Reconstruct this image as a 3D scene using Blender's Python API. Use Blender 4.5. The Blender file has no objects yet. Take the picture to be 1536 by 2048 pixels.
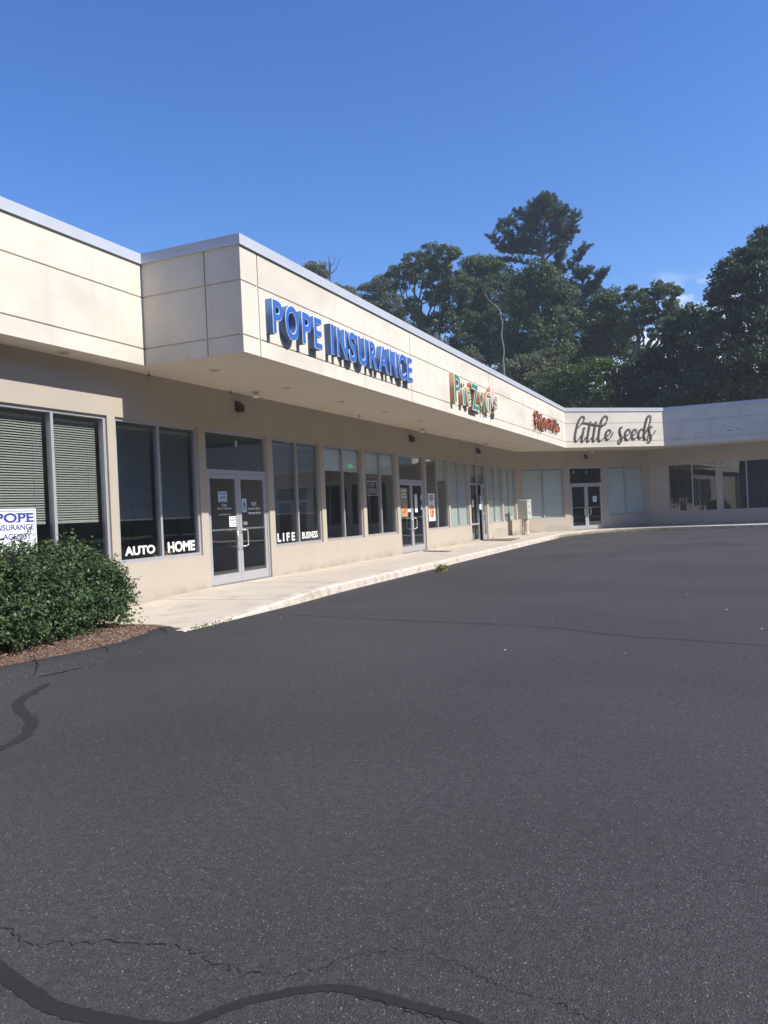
import bpy, bmesh, math, random
import numpy as np
from mathutils import Vector, Matrix
R=math.radians
random.seed(7); rng=np.random.default_rng(7)
sc=bpy.context.scene; C=sc.collection
# ------------------------------------------------------------------ camera, sky, sun, exposure
CAMZ=1.33
F_PX,PITCH,ROLL,YAW=1589.78,0.0008,0.0456,0.4108
fw=Vector((-math.sin(YAW)*math.cos(PITCH),math.cos(YAW)*math.cos(PITCH),math.sin(PITCH)))
r0=Vector((math.cos(YAW),math.sin(YAW),0)); u0=r0.cross(fw)
rr=r0*math.cos(ROLL)-u0*math.sin(ROLL); uu=u0*math.cos(ROLL)+r0*math.sin(ROLL)
cd=bpy.data.cameras.new('camera'); cam=bpy.data.objects.new('camera',cd); C.objects.link(cam)
cam.matrix_world=Matrix(((rr.x,uu.x,-fw.x,0),(rr.y,uu.y,-fw.y,0),(rr.z,uu.z,-fw.z,CAMZ),(0,0,0,1)))
cd.sensor_fit='VERTICAL'; cd.sensor_height=36; cd.lens=F_PX/2048*36; cd.clip_end=3000; cd.clip_start=.05
sc.camera=cam
sc.render.resolution_x=768; sc.render.resolution_y=1024
SUN_EL=45.5
w=bpy.data.worlds.new('World'); sc.world=w; w.use_nodes=True
nt=w.node_tree; N=nt.nodes; L=nt.links
bg=N['Background']; sky=N.new('ShaderNodeTexSky'); sky.sky_type='NISHITA'; sky.sun_disc=False
sky.sun_elevation=R(SUN_EL); sky.sun_rotation=R(90); sky.altitude=0; sky.air_density=1.0; sky.dust_density=.1; sky.ozone_density=3.0
bg.inputs[1].default_value=.15
# a few low cumulus clouds beyond the trees
tc=N.new('ShaderNodeTexCoord'); sep=N.new('ShaderNodeSeparateXYZ'); L.new(tc.outputs['Generated'],sep.inputs[0])
mp=N.new('ShaderNodeMapping'); mp.inputs['Scale'].default_value=(1,1,2.2); L.new(tc.outputs['Generated'],mp.inputs[0])
nz=N.new('ShaderNodeTexNoise'); nz.inputs['Scale'].default_value=7; nz.inputs['Detail'].default_value=7; L.new(mp.outputs[0],nz.inputs['Vector'])
mr=N.new('ShaderNodeMapRange'); mr.inputs[1].default_value=.27; mr.inputs[2].default_value=.12; mr.inputs[3].default_value=0; mr.inputs[4].default_value=.34; L.new(sep.outputs['Z'],mr.inputs[0])
ad=N.new('ShaderNodeMath'); ad.operation='ADD'; L.new(nz.outputs['Fac'],ad.inputs[0]); L.new(mr.outputs[0],ad.inputs[1])
dt=N.new('ShaderNodeVectorMath'); dt.operation='DOT_PRODUCT'; L.new(tc.outputs['Generated'],dt.inputs[0]); dt.inputs[1].default_value=(-.02,.97,.22)
az=N.new('ShaderNodeMapRange'); az.inputs[1].default_value=.955; az.inputs[2].default_value=.985; L.new(dt.outputs['Value'],az.inputs[0])
cr=N.new('ShaderNodeMapRange'); cr.inputs[1].default_value=.60; cr.inputs[2].default_value=.70; L.new(ad.outputs[0],cr.inputs[0])
mx=N.new('ShaderNodeMixRGB'); cm_=N.new('ShaderNodeMath'); cm_.operation='MULTIPLY'; L.new(cr.outputs[0],cm_.inputs[0]); L.new(az.outputs[0],cm_.inputs[1])
lw=N.new('ShaderNodeMapRange'); lw.inputs[1].default_value=.262; lw.inputs[2].default_value=.238; L.new(sep.outputs['Z'],lw.inputs[0])
cm2=N.new('ShaderNodeMath'); cm2.operation='MULTIPLY'; L.new(cm_.outputs[0],cm2.inputs[0]); L.new(lw.outputs[0],cm2.inputs[1]); L.new(cm2.outputs[0],mx.inputs[0]); L.new(sky.outputs[0],mx.inputs[1]); mx.inputs[2].default_value=(6,6.3,6.8,1)
hs=N.new('ShaderNodeHueSaturation'); hs.inputs['Saturation'].default_value=1.30; hs.inputs['Hue'].default_value=.513; L.new(mx.outputs[0],hs.inputs['Color'])
L.new(hs.outputs[0],bg.inputs[0])
sd=bpy.data.lights.new('sun','SUN'); sd.energy=5.0; sd.angle=R(.53); sd.color=(1,.945,.86)
sun=bpy.data.objects.new('sun',sd); C.objects.link(sun); sun.rotation_euler=(0,R(90-SUN_EL),0)
sc.view_settings.view_transform='Standard'; sc.view_settings.look='None'; sc.view_settings.exposure=.38; sc.view_settings.gamma=1

# ------------------------------------------------------------------ survey helpers (photo pixel -> point on a known plane)
CAM=Vector((0,0,CAMZ))
def ray(a,b): return fw+rr*((a-768)/F_PX)-uu*((b-1024)/F_PX)
def onx(a,b,x): d=ray(a,b); return CAM+d*(x/d.x)
def ony(a,b,y): d=ray(a,b); return CAM+d*(y/d.y)
def onz(a,b,z): d=ray(a,b); return CAM+d*((z-CAMZ)/d.z)

# ------------------------------------------------------------------ materials
def mat(name,col,rough=.7,metal=0,var=0,vscale=3,bump=0,bscale=40,spec=.5,col2=None,thr=None,stretch=(1,1,1),emit=None):
    m=bpy.data.materials.new(name); m.use_nodes=True; t=m.node_tree; n=t.nodes; l=t.links; b=n['Principled BSDF']
    b.inputs['Roughness'].default_value=rough; b.inputs['Metallic'].default_value=metal; b.inputs['Specular IOR Level'].default_value=spec
    b.inputs['Base Color'].default_value=(*col,1)
    if var or col2:
        tx=n.new('ShaderNodeTexCoord'); mp=n.new('ShaderNodeMapping'); mp.inputs['Scale'].default_value=stretch
        l.new(tx.outputs['Object'],mp.inputs[0])
        z=n.new('ShaderNodeTexNoise'); z.inputs['Scale'].default_value=vscale; z.inputs['Detail'].default_value=8; z.inputs['Roughness'].default_value=.6; l.new(mp.outputs[0],z.inputs['Vector'])
        mr=n.new('ShaderNodeMapRange'); lo,hi=thr or (.3,.7); mr.inputs[1].default_value=lo; mr.inputs[2].default_value=hi; l.new(z.outputs['Fac'],mr.inputs[0])
        mi=n.new('ShaderNodeMixRGB'); c2=col2 or tuple(c*(1+var) for c in col); c1=col if col2 else tuple(c*(1-var) for c in col)
        mi.inputs[1].default_value=(*c1,1); mi.inputs[2].default_value=(*c2,1); l.new(mr.outputs[0],mi.inputs[0]); l.new(mi.outputs[0],b.inputs['Base Color'])
    if bump:
        tx=n.new('ShaderNodeTexCoord'); z=n.new('ShaderNodeTexNoise'); z.inputs['Scale'].default_value=bscale; z.inputs['Detail'].default_value=5; l.new(tx.outputs['Object'],z.inputs['Vector'])
        bp=n.new('ShaderNodeBump'); bp.inputs['Strength'].default_value=bump; bp.inputs['Distance'].default_value=.01; l.new(z.outputs['Fac'],bp.inputs['Height']); l.new(bp.outputs[0],b.inputs['Normal'])
    if emit: b.inputs['Emission Color'].default_value=(*emit[:3],1); b.inputs['Emission Strength'].default_value=emit[3]
    return m
def noise_mix(m,c2,scale,lo,hi,stretch=(1,1,1),rough2=None):
    "adds another stain layer over whatever feeds the base colour"
    t=m.node_tree; n=t.nodes; l=t.links; b=n['Principled BSDF']; s=b.inputs['Base Color']
    tx=n.new('ShaderNodeTexCoord'); mp=n.new('ShaderNodeMapping'); mp.inputs['Scale'].default_value=stretch; mp.inputs['Location'].default_value=(rng.random()*9,rng.random()*9,3)
    l.new(tx.outputs['Object'],mp.inputs[0]); z=n.new('ShaderNodeTexNoise'); z.inputs['Scale'].default_value=scale; z.inputs['Detail'].default_value=6; l.new(mp.outputs[0],z.inputs['Vector'])
    mr=n.new('ShaderNodeMapRange'); mr.inputs[1].default_value=lo; mr.inputs[2].default_value=hi; l.new(z.outputs['Fac'],mr.inputs[0])
    mi=n.new('ShaderNodeMixRGB'); mi.inputs[2].default_value=(*c2,1)
    if s.is_linked: l.new(s.links[0].from_socket,mi.inputs[1])
    else: mi.inputs[1].default_value=s.default_value
    l.new(mr.outputs[0],mi.inputs[0]); l.new(mi.outputs[0],s)
    return m
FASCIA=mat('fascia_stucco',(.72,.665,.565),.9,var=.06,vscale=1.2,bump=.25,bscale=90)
noise_mix(FASCIA,(.60,.55,.465),.9,.54,.80,(4,4,.6)); noise_mix(FASCIA,(.60,.555,.47),.5,.5,.7,(1,1,2.2))       # faint rain streaks
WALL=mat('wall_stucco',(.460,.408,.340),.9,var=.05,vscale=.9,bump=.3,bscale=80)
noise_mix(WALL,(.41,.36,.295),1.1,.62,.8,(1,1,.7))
def foot_dirt(m,c2,z0,z1,amt):
    t=m.node_tree; n=t.nodes; l=t.links; b=n['Principled BSDF']; s=b.inputs['Base Color']
    tx=n.new('ShaderNodeTexCoord'); se=n.new('ShaderNodeSeparateXYZ'); l.new(tx.outputs['Object'],se.inputs[0]); z=n.new('ShaderNodeTexNoise'); z.inputs['Scale'].default_value=2.2; z.inputs['Detail'].default_value=7; l.new(tx.outputs['Object'],z.inputs['Vector'])
    a=n.new('ShaderNodeMapRange'); a.inputs[1].default_value=z1; a.inputs[2].default_value=z0; l.new(se.outputs['Z'],a.inputs[0]); q=n.new('ShaderNodeMapRange'); q.inputs[1].default_value=.42; q.inputs[2].default_value=.62; q.inputs[3].default_value=.25; l.new(z.outputs['Fac'],q.inputs[0])
    mu=n.new('ShaderNodeMath'); mu.operation='MULTIPLY'; l.new(a.outputs[0],mu.inputs[0]); l.new(q.outputs[0],mu.inputs[1]); m2=n.new('ShaderNodeMath'); m2.operation='MULTIPLY'; m2.inputs[1].default_value=amt; l.new(mu.outputs[0],m2.inputs[0])
    mi=n.new('ShaderNodeMixRGB'); mi.inputs[2].default_value=(*c2,1); l.new(s.links[0].from_socket,mi.inputs[1]); l.new(m2.outputs[0],mi.inputs[0]); l.new(mi.outputs[0],s)
foot_dirt(WALL,(.27,.23,.18),.14,.34,.8)
SOFFIT=mat('soffit_paint',(.70,.64,.53),.9,var=.04,vscale=.7,bump=.1,bscale=60)
COPING=mat('coping_metal',(.52,.55,.59),.5,metal=.1,var=.05,vscale=2)
ALU=mat('storefront_aluminium',(.50,.50,.53),.42,metal=.35,var=.03,vscale=5)
ALUD=mat('weathered_aluminium',(.44,.43,.43),.5,metal=.3,var=.04,vscale=5)
CHROME=mat('satin_steel',(.8,.8,.8),.25,metal=.8)
CONC=mat('walk_concrete',(.52,.46,.375),.9,var=.07,vscale=1.3,bump=.35,bscale=120)
noise_mix(CONC,(.42,.365,.295),2.3,.52,.75); noise_mix(CONC,(.34,.30,.25),.8,.58,.8)
KERB=mat('weathered_kerb',(.60,.54,.45),.95,col2=(.43,.38,.31),thr=(.50,.64),vscale=5,bump=.8,bscale=30)
ROOM=mat('room_paint',(.42,.41,.38),.9); ROOMF=mat('room_carpet',(.16,.155,.15),.95,var=.2,vscale=6)
ROOMD=mat('room_paint_shaded',(.05,.05,.05),.9); CEIL=mat('room_ceiling',(.36,.35,.33),.9)  # dark copy paints in an unlit room behind the wing windows
SHADE=mat('shade_fabric',(.84,.88,.86),.9,var=.03,vscale=3)
BLIND=mat('blind_slat',(.45,.45,.42),.6)
PAPER=mat('paper_white',(.82,.85,.86),.8); PAPERB=mat('paper_blue',(.50,.66,.76),.8); INK=mat('ink_navy',(.03,.06,.16),.8); INKB=mat('ink_black',(.02,.02,.02),.8)
VINYL=mat('vinyl_white',(.86,.87,.87),.5); RED=mat('print_red',(.42,.04,.03),.6); DARKRED=mat('print_dark_red',(.22,.03,.04),.6)
BLACK=mat('black_plastic',(.02,.02,.02),.5); BROWN=mat('sconce_bronze',(.06,.045,.03),.5)
ROOFM=mat('roof_membrane',(.35,.35,.35),.9)
GALV=mat('pedestal_paint',(.50,.50,.44),.6,var=.06,vscale=8)
MATM=mat('door_mat_fibre',(.16,.13,.11),1,var=.2,vscale=60)
YEL=mat('yellow_card',(.65,.42,.10),.8)
def glass_mat(name,tint,refl=1.0):
    m=bpy.data.materials.new(name); m.use_nodes=True; t=m.node_tree; n=t.nodes; l=t.links; n.remove(n['Principled BSDF'])
    tr=n.new('ShaderNodeBsdfTransparent'); tr.inputs[0].default_value=(*tint,1); gl=n.new('ShaderNodeBsdfGlossy'); gl.inputs['Roughness'].default_value=.0
    gl.inputs[0].default_value=(.95,.98,.97,1)
    fr=n.new('ShaderNodeFresnel'); ge=n.new('ShaderNodeNewGeometry'); io=n.new('ShaderNodeMapRange'); io.inputs[3].default_value=1.5; io.inputs[4].default_value=1/1.5; l.new(ge.outputs['Backfacing'],io.inputs[0]); l.new(io.outputs[0],fr.inputs[0]); mu=n.new('ShaderNodeMath'); mu.operation='MULTIPLY'; mu.inputs[1].default_value=refl
    mi=n.new('ShaderNodeMixShader'); l.new(fr.outputs[0],mu.inputs[0]); l.new(mu.outputs[0],mi.inputs[0]); l.new(tr.outputs[0],mi.inputs[1]); l.new(gl.outputs[0],mi.inputs[2])
    tx=n.new('ShaderNodeTexCoord'); z=n.new('ShaderNodeTexNoise'); z.inputs['Scale'].default_value=1.3; l.new(tx.outputs['Object'],z.inputs['Vector'])
    bp=n.new('ShaderNodeBump'); bp.inputs['Strength'].default_value=.05; bp.inputs['Distance'].default_value=.02; l.new(z.outputs['Fac'],bp.inputs['Height']); l.new(bp.outputs[0],gl.inputs['Normal'])
    l.new(mi.outputs[0],n['Material Output'].inputs[0]); return m
GLASS=glass_mat('window_glass',(.895,.915,.905),1.5)
def leaf_mat(name,a,b,trans=.25,rough=.5):
    m=bpy.data.materials.new(name); m.use_nodes=True; t=m.node_tree; n=t.nodes; l=t.links; p=n['Principled BSDF']
    g=n.new('ShaderNodeNewGeometry'); ra=n.new('ShaderNodeValToRGB'); ra.color_ramp.elements[0].color=(*a,1); ra.color_ramp.elements[1].color=(*b,1)
    l.new(g.outputs['Random Per Island'],ra.inputs[0]); l.new(ra.outputs[0],p.inputs['Base Color'])
    p.inputs['Roughness'].default_value=rough; p.inputs['Specular IOR Level'].default_value=.45
    tl=n.new('ShaderNodeBsdfTranslucent'); l.new(ra.outputs[0],tl.inputs[0]); mi=n.new('ShaderNodeMixShader'); mi.inputs[0].default_value=trans
    l.new(p.outputs[0],mi.inputs[1]); l.new(tl.outputs[0],mi.inputs[2]); l.new(mi.outputs[0],n['Material Output'].inputs[0]); return m
LEAF=leaf_mat('leaf_oak',(.050,.085,.032),(.135,.185,.075),.42)
LEAFG=leaf_mat('leaf_grey_green',(.08,.105,.055),(.19,.215,.11),.4)
LEAFB=leaf_mat('leaf_bright',(.05,.10,.015),(.12,.19,.035),.35)
LEAFD=leaf_mat('leaf_dark',(.026,.050,.020),(.070,.108,.044),.32)
NEEDLE=leaf_mat('needle_pine',(.028,.062,.042),(.065,.115,.075),.2)
HOLLY=leaf_mat('leaf_holly',(.026,.060,.018),(.085,.140,.042),.15,.5)
WEED=leaf_mat('leaf_weed',(.16,.18,.05),(.36,.34,.14),.3)
BARK=mat('bark',(.10,.085,.07),.95,var=.3,vscale=6,bump=.6,bscale=12,stretch=(3,3,.6))
DEADB=mat('dead_bark',(.26,.23,.19),.95,var=.2,vscale=5)

# asphalt: fine aggregate with bright chips
def asphalt(name,base,fleck=1.0):
    m=bpy.data.materials.new(name); m.use_nodes=True; t=m.node_tree; n=t.nodes; l=t.links; b=n['Principled BSDF']
    b.inputs['Roughness'].default_value=.82; b.inputs['Specular IOR Level'].default_value=.35
    tx=n.new('ShaderNodeTexCoord')
    vo=n.new('ShaderNodeTexVoronoi'); vo.inputs['Scale'].default_value=210; l.new(tx.outputs['Object'],vo.inputs['Vector'])
    sp=n.new('ShaderNodeSeparateColor'); l.new(vo.outputs['Color'],sp.inputs[0])
    r1=n.new('ShaderNodeValToRGB'); e=r1.color_ramp.elements; k=base
    e[0].position=0; e[0].color=(k[0]*.62,k[1]*.62,k[2]*.64,1); e[1].position=.94; e[1].color=(k[0]*1.42,k[1]*1.42,k[2]*1.42,1)
    x=e.new(.985); x.color=(k[0]*(1+1.0*fleck),k[1]*(1+1.0*fleck),k[2]*(1+1.0*fleck),1); x=e.new(.999); x.color=(.20,.195,.19,1)
    l.new(sp.outputs[0],r1.inputs[0])
    z=n.new('ShaderNodeTexNoise'); z.inputs['Scale'].default_value=.35; z.inputs['Detail'].default_value=6; l.new(tx.outputs['Object'],z.inputs['Vector'])
    mr=n.new('ShaderNodeMapRange'); mr.inputs[1].default_value=.3; mr.inputs[2].default_value=.7; mr.inputs[3].default_value=.80; mr.inputs[4].default_value=1.18; l.new(z.outputs['Fac'],mr.inputs[0])
    z2=n.new('ShaderNodeTexNoise'); z2.inputs['Scale'].default_value=26; z2.inputs['Detail'].default_value=4; l.new(tx.outputs['Object'],z2.inputs['Vector'])
    mr2=n.new('ShaderNodeMapRange'); mr2.inputs[1].default_value=.3; mr2.inputs[2].default_value=.7; mr2.inputs[3].default_value=.82; mr2.inputs[4].default_value=1.18; l.new(z2.outputs['Fac'],mr2.inputs[0])
    mu=n.new('ShaderNodeMath'); mu.operation='MULTIPLY'; l.new(mr.outputs[0],mu.inputs[0]); l.new(mr2.outputs[0],mu.inputs[1])
    mm=n.new('ShaderNodeVectorMath'); mm.operation='SCALE'; l.new(r1.outputs[0],mm.inputs[0]); l.new(mu.outputs[0],mm.inputs['Scale']); l.new(mm.outputs[0],b.inputs['Base Color'])
    bp=n.new('ShaderNodeBump'); bp.inputs['Strength'].default_value=.55; bp.inputs['Distance'].default_value=.006; l.new(vo.outputs['Distance'],bp.inputs['Height']); l.new(bp.outputs[0],b.inputs['Normal'])
    return m
ASPH=asphalt('asphalt',(.0445,.042,.043))
ASPH2=asphalt('asphalt_kerb_coat',(.034,.033,.035),.2)
TAR=mat('tar_filler',(.013,.013,.014),.85,var=.2,vscale=20,bump=.3,bscale=60)
CRACKM=mat('open_crack',(.008,.008,.008),1)
CHIPS=mat('crumbled_edge',(.30,.27,.22),.95,col2=(.05,.045,.04),thr=(.45,.55),vscale=14)
GRASS=mat('far_grass',(.07,.10,.035),.95,var=.25,vscale=.8)
MULCH=mat('bark_mulch',(.10,.055,.035),1,col2=(.25,.16,.11),thr=(.4,.7),vscale=45,bump=1,bscale=60)

# ------------------------------------------------------------------ mesh helpers
def newobj(name,me,m=None,parent=None):
    o=bpy.data.objects.new(name,me); C.objects.link(o)
    if m:
        for q in (m if isinstance(m,(list,tuple)) else [m]): me.materials.append(q)
    if parent: o.parent=parent
    return o
def thing(name,label,cat,loc=(0,0,0),group=None):
    o=bpy.data.objects.new(name,None); C.objects.link(o); o.location=loc; o.empty_display_size=.2
    o['label']=label; o['category']=cat
    if group: o['group']=group
    return o
def tag(o,label,cat,group=None):
    o['label']=label; o['category']=cat
    if group: o['group']=group
    return o
def part(o,parent):
    "parent keeping the world position (parents are only translated)"
    o.parent=parent; o.location=o.location-parent.matrix_basis.translation if parent.parent is None else o.location-(parent.matrix_basis.translation+parent.parent.matrix_basis.translation)
    return o
class MB:
    def __init__(s): s.v=[]; s.f=[]; s.m=[]
    def add(s,vs,fs,mi=0):
        k=len(s.v); s.v+= [tuple(v) for v in vs]; s.f+=[tuple(i+k for i in f) for f in fs]; s.m+=[mi]*len(fs)
    def box(s,a,b,mi=0,fr=None):
        "axis box, or box in a local frame fr=(origin,t,n): a,b given as (along,out,z)"
        x0,y0,z0=[min(p,q) for p,q in zip(a,b)]; x1,y1,z1=[max(p,q) for p,q in zip(a,b)]
        vs=[(x0,y0,z0),(x1,y0,z0),(x1,y1,z0),(x0,y1,z0),(x0,y0,z1),(x1,y0,z1),(x1,y1,z1),(x0,y1,z1)]
        if fr: vs=[fr(*v) for v in vs]
        s.add(vs,[(0,3,2,1),(4,5,6,7),(0,1,5,4),(1,2,6,5),(2,3,7,6),(3,0,4,7)],mi)
    def prism(s,poly,z0,z1,mi=0):
        n=len(poly); vs=[(p[0],p[1],z0) for p in poly]+[(p[0],p[1],z1) for p in poly]
        s.add(vs,[tuple(range(n))[::-1],tuple(range(n,2*n))]+[(i,(i+1)%n,(i+1)%n+n,i+n) for i in range(n)],mi)
    def tube(s,pts,rad,k=8,mi=0,squash=None,cap=True):
        pts=[Vector(p) for p in pts]; n=len(pts); rings=[]
        if not hasattr(rad,'__len__'): rad=[rad]*n
        up=Vector((.13,.31,.94)).normalized() if squash is None else squash[0]
        for i,p in enumerate(pts):
            t=(pts[min(i+1,n-1)]-pts[max(i-1,0)]); t=t.normalized() if t.length>1e-9 else Vector((0,0,1))
            a=t.cross(up); a=a.normalized() if a.length>1e-4 else Vector((1,0,0)); b=a.cross(t).normalized(); q=1 if squash is None else squash[1]/max(rad[i],1e-6)
            rings.append([p+a*rad[i]*math.cos(2*math.pi*j/k)+b*rad[i]*q*math.sin(2*math.pi*j/k) for j in range(k)])
        vs=[v for r in rings for v in r]; fs=[]
        for i in range(n-1):
            for j in range(k): fs.append((i*k+j,i*k+(j+1)%k,(i+1)*k+(j+1)%k,(i+1)*k+j))
        if cap: fs+= [tuple(range(k))[::-1],tuple((n-1)*k+j for j in range(k))]
        s.add(vs,fs,mi)
    def lathe(s,c,prof,k=16,mi=0,axis='z'):
        vs=[]; fs=[]
        for r,h in prof:
            for j in range(k):
                x=r*math.cos(2*math.pi*j/k); y=r*math.sin(2*math.pi*j/k)
                vs.append((c[0]+x,c[1]+y,c[2]+h) if axis=='z' else (c[0]+h,c[1]+x,c[2]+y))
        for i in range(len(prof)-1):
            for j in range(k): fs.append((i*k+j,i*k+(j+1)%k,(i+1)*k+(j+1)%k,(i+1)*k+j))
        fs+=[tuple(range(k))[::-1],tuple((len(prof)-1)*k+j for j in range(k))]
        s.add(vs,fs,mi)
    def build(s,name,m=None,parent=None,smooth=False,bevel=0):
        me=bpy.data.meshes.new(name); me.from_pydata(s.v,[],s.f)
        me.polygons.foreach_set('material_index',s.m); 
        bm=bmesh.new(); bm.from_mesh(me); bmesh.ops.recalc_face_normals(bm,faces=bm.faces)
        if bevel: bmesh.ops.bevel(bm,geom=[e for e in bm.edges if e.is_manifold],offset=bevel,segments=2,affect='EDGES',profile=.5)
        bm.to_mesh(me); bm.free()
        if smooth: me.polygons.foreach_set('use_smooth',[True]*len(me.polygons))
        me.update(); o=newobj(name,me,m)
        if parent: part(o,parent)
        return o
def catmull(pts,k=6):
    P=[Vector(p) for p in pts]; P=[P[0]*2-P[1]]+P+[P[-1]*2-P[-2]]; out=[]
    for i in range(1,len(P)-2):
        a,b,c,d=P[i-1:i+3]
        for j in range(k):
            t=j/k; out.append(.5*((2*b)+(c-a)*t+(2*a-5*b+4*c-d)*t*t+(3*b-a-3*c+d)*t**3))
    out.append(P[-2]); return out
class Frame:
    "wall frame: s along the wall, d out of the wall, z up"
    def __init__(s,p,q):
        s.p=Vector((p[0],p[1],0)); t=Vector((q[0]-p[0],q[1]-p[1],0)); s.len=t.length; s.t=t.normalized(); s.n=Vector((s.t.y,-s.t.x,0))
    def __call__(s,a,d,z): v=s.p+s.t*a+s.n*d; return (v.x,v.y,z)
    def hit(s,u,v,off=0):
        "photo pixel -> (along,z) on the plane d=off"
        d=ray(u,v); o=s.p+s.n*off; k=(o-CAM).dot(s.n)/d.dot(s.n); h=CAM+d*k; return (h-s.p).dot(s.t),h.z
def gridwall(mb,fr,sb,zb,voids,th,mi=0):
    "one clean wall sheet of thickness th with openings (s0,s1,z0,z1)"
    ss=sorted(set([round(x,4) for x in sb]+[round(x,4) for v in voids for x in v[:2]])); zs=sorted(set([round(x,4) for x in zb]+[round(x,4) for v in voids for x in v[2:]]))
    def solid(i,j):
        if i<0 or j<0 or i>=len(ss)-1 or j>=len(zs)-1: return False
        a=(ss[i]+ss[i+1])/2; b=(zs[j]+zs[j+1])/2
        return not any(v[0]<a<v[1] and v[2]<b<v[3] for v in voids)
    idx={}
    vs=[]; fs=[]
    def V(i,j,k):
        if (i,j,k) not in idx: idx[(i,j,k)]=len(vs); vs.append(fr(ss[i],-th*k,zs[j]))
        return idx[(i,j,k)]
    for i in range(len(ss)-1):
        for j in range(len(zs)-1):
            if not solid(i,j): continue
            fs.append((V(i,j,0),V(i+1,j,0),V(i+1,j+1,0),V(i,j+1,0))); fs.append((V(i,j+1,1),V(i+1,j+1,1),V(i+1,j,1),V(i,j,1)))
            for (di,dj,a,b) in ((-1,0,(i,j),(i,j+1)),(1,0,(i+1,j+1),(i+1,j)),(0,-1,(i+1,j),(i,j)),(0,1,(i,j+1),(i+1,j+1))):
                if not solid(i+di,j+dj): fs.append((V(*a,0),V(*b,0),V(*b,1),V(*a,1)))
    mb.add(vs,fs,mi)
def leaves(name,cen,size,m,parent=None,nrm=None,asp=.55,jit=.5):
    n=len(cen); cen=np.asarray(cen,float)
    a=rng.normal(size=(n,3)); a/=np.linalg.norm(a,axis=1)[:,None]
    if nrm is not None: a=a*jit+nrm; a/=np.linalg.norm(a,axis=1)[:,None]
    b=rng.normal(size=(n,3)); t=np.cross(a,b); t/=np.linalg.norm(t,axis=1)[:,None]+1e-9; bi=np.cross(a,t)
    s=(size*rng.uniform(.65,1.35,n))[:,None]
    v=np.empty((n,4,3)); v[:,0]=cen-t*s*.5; v[:,1]=cen+bi*s*asp*.5+a*s*.08; v[:,2]=cen+t*s*.5; v[:,3]=cen-bi*s*asp*.5+a*s*.08
    me=bpy.data.meshes.new(name); me.vertices.add(n*4); me.vertices.foreach_set('co',v.ravel().astype(np.float32))
    me.loops.add(n*4); me.loops.foreach_set('vertex_index',np.arange(n*4,dtype=np.int32)); me.polygons.add(n)
    me.polygons.foreach_set('loop_start',np.arange(0,n*4,4,dtype=np.int32)); me.polygons.foreach_set('loop_total',np.full(n,4,dtype=np.int32)); me.update(calc_edges=True); me.validate()
    o=newobj(name,me,m)
    if parent: part(o,parent)
    return o

# ------------------------------------------------------------------ main dimensions
ZTOP,ZCB,ZG1,ZG2,ZBOT=5.402,5.250,4.746,3.968,3.716
ZWT,ZWB,ZTR,ZWALK=2.968,.731,2.183,.143
XW=-8.468
FP=[(-8.02,-8.0),(-8.02,9.63),(-6.256,9.63),(-6.256,33.87),(-2.555,37.22),(1.612,37.27),(11.0,37.4)]     # fascia line
W1=(XW,34.2); W2=(-3.455,39.32); W3=(11.0,37.95)
def offset_line(P,d):
    out=[]
    for i,p in enumerate(P):
        p=Vector(p); ns=[]
        if i>0: t=(p-Vector(P[i-1])).normalized(); ns.append(Vector((t.y,-t.x)))
        if i<len(P)-1: t=(Vector(P[i+1])-p).normalized(); ns.append(Vector((t.y,-t.x)))
        if len(ns)==1: out.append(p+ns[0]*d)
        else:
            b=(ns[0]+ns[1]); b=b/b.dot(ns[0]); out.append(p+b*d)
    return out
bld=thing('shopping_plaza','long cream stucco shopping plaza with metal edged flat roof and deep overhang','building',(-10,20,0))
MAIN=Frame((XW,-8),(XW,34.2)); S0=8.0        # s = y+8
WB=Frame(W1,W2); WC=Frame(W2,W3)
# openings of the long wall: (kind, y0, y1)
OPEN=[('win',3.0,5.04),('win',5.14,7.18),('win',7.28,9.25),('win',9.42,11.46),('door',11.667,13.706),('win',13.911,15.951),('win',16.147,18.17),('win',18.377,20.402),('door',20.612,22.61),('win',22.80,24.83),('win',24.96,27.03),('door',27.25,29.28),('win',29.50,31.54),('win',31.72,33.78)]
OPEN[2]=('win',7.20,9.25)
OPEN=OPEN[:1]+[('win',5.02,7.02)]+OPEN[2:]
lb=WB.len; lc=WC.len
OB=[('win',.030*lb*1.0+.02,.3345*lb),('door',.3775*lb,.629*lb),('win',.6647*lb,.955*lb)]
# wall C fractions were measured over the first 5.09 m
OC=[('win',.85,2.96),('win',3.16,5.22),('win',5.42,7.5),('door',7.75,9.7)]
wm=MB()
def voids(lst,off=0): return [(a+off,b+off,ZWB if k=='win' else -.2,ZWT) for k,a,b in lst]
gridwall(wm,MAIN,[0,42.2],[-.2,ZBOT+.4],voids(OPEN,S0),.16)
gridwall(wm,WB,[0,lb],[-.2,ZBOT+.4],voids(OB),.16)
gridwall(wm,WC,[0,lc],[-.2,ZBOT+.4],voids(OC),.16)
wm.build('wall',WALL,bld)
# back and end walls, roof, interior
bk=MB(); inner=[(-24,-8),(-24,54),(11,54),(11,38.2)]
bk.box((-24.2,-8.2,-.2),(-24,54,5.0)); bk.box((-24.2,54,-.2),(11.2,54.2,5.0)); bk.box((11.0,38.2,-.2),(11.2,54,5.0)); bk.box((-24,-8.2,-.2),(-8.1,-8.0,5.0))
bk.build('rear_wall',WALL,bld)
rf=MB(); roof=[(-24,-8)]+[tuple(p) for p in offset_line(FP,-.14)]+[(11,54),(-24,54)]
rf.prism(roof,4.75,4.85); rf.build('roof',ROOFM,bld)
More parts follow.
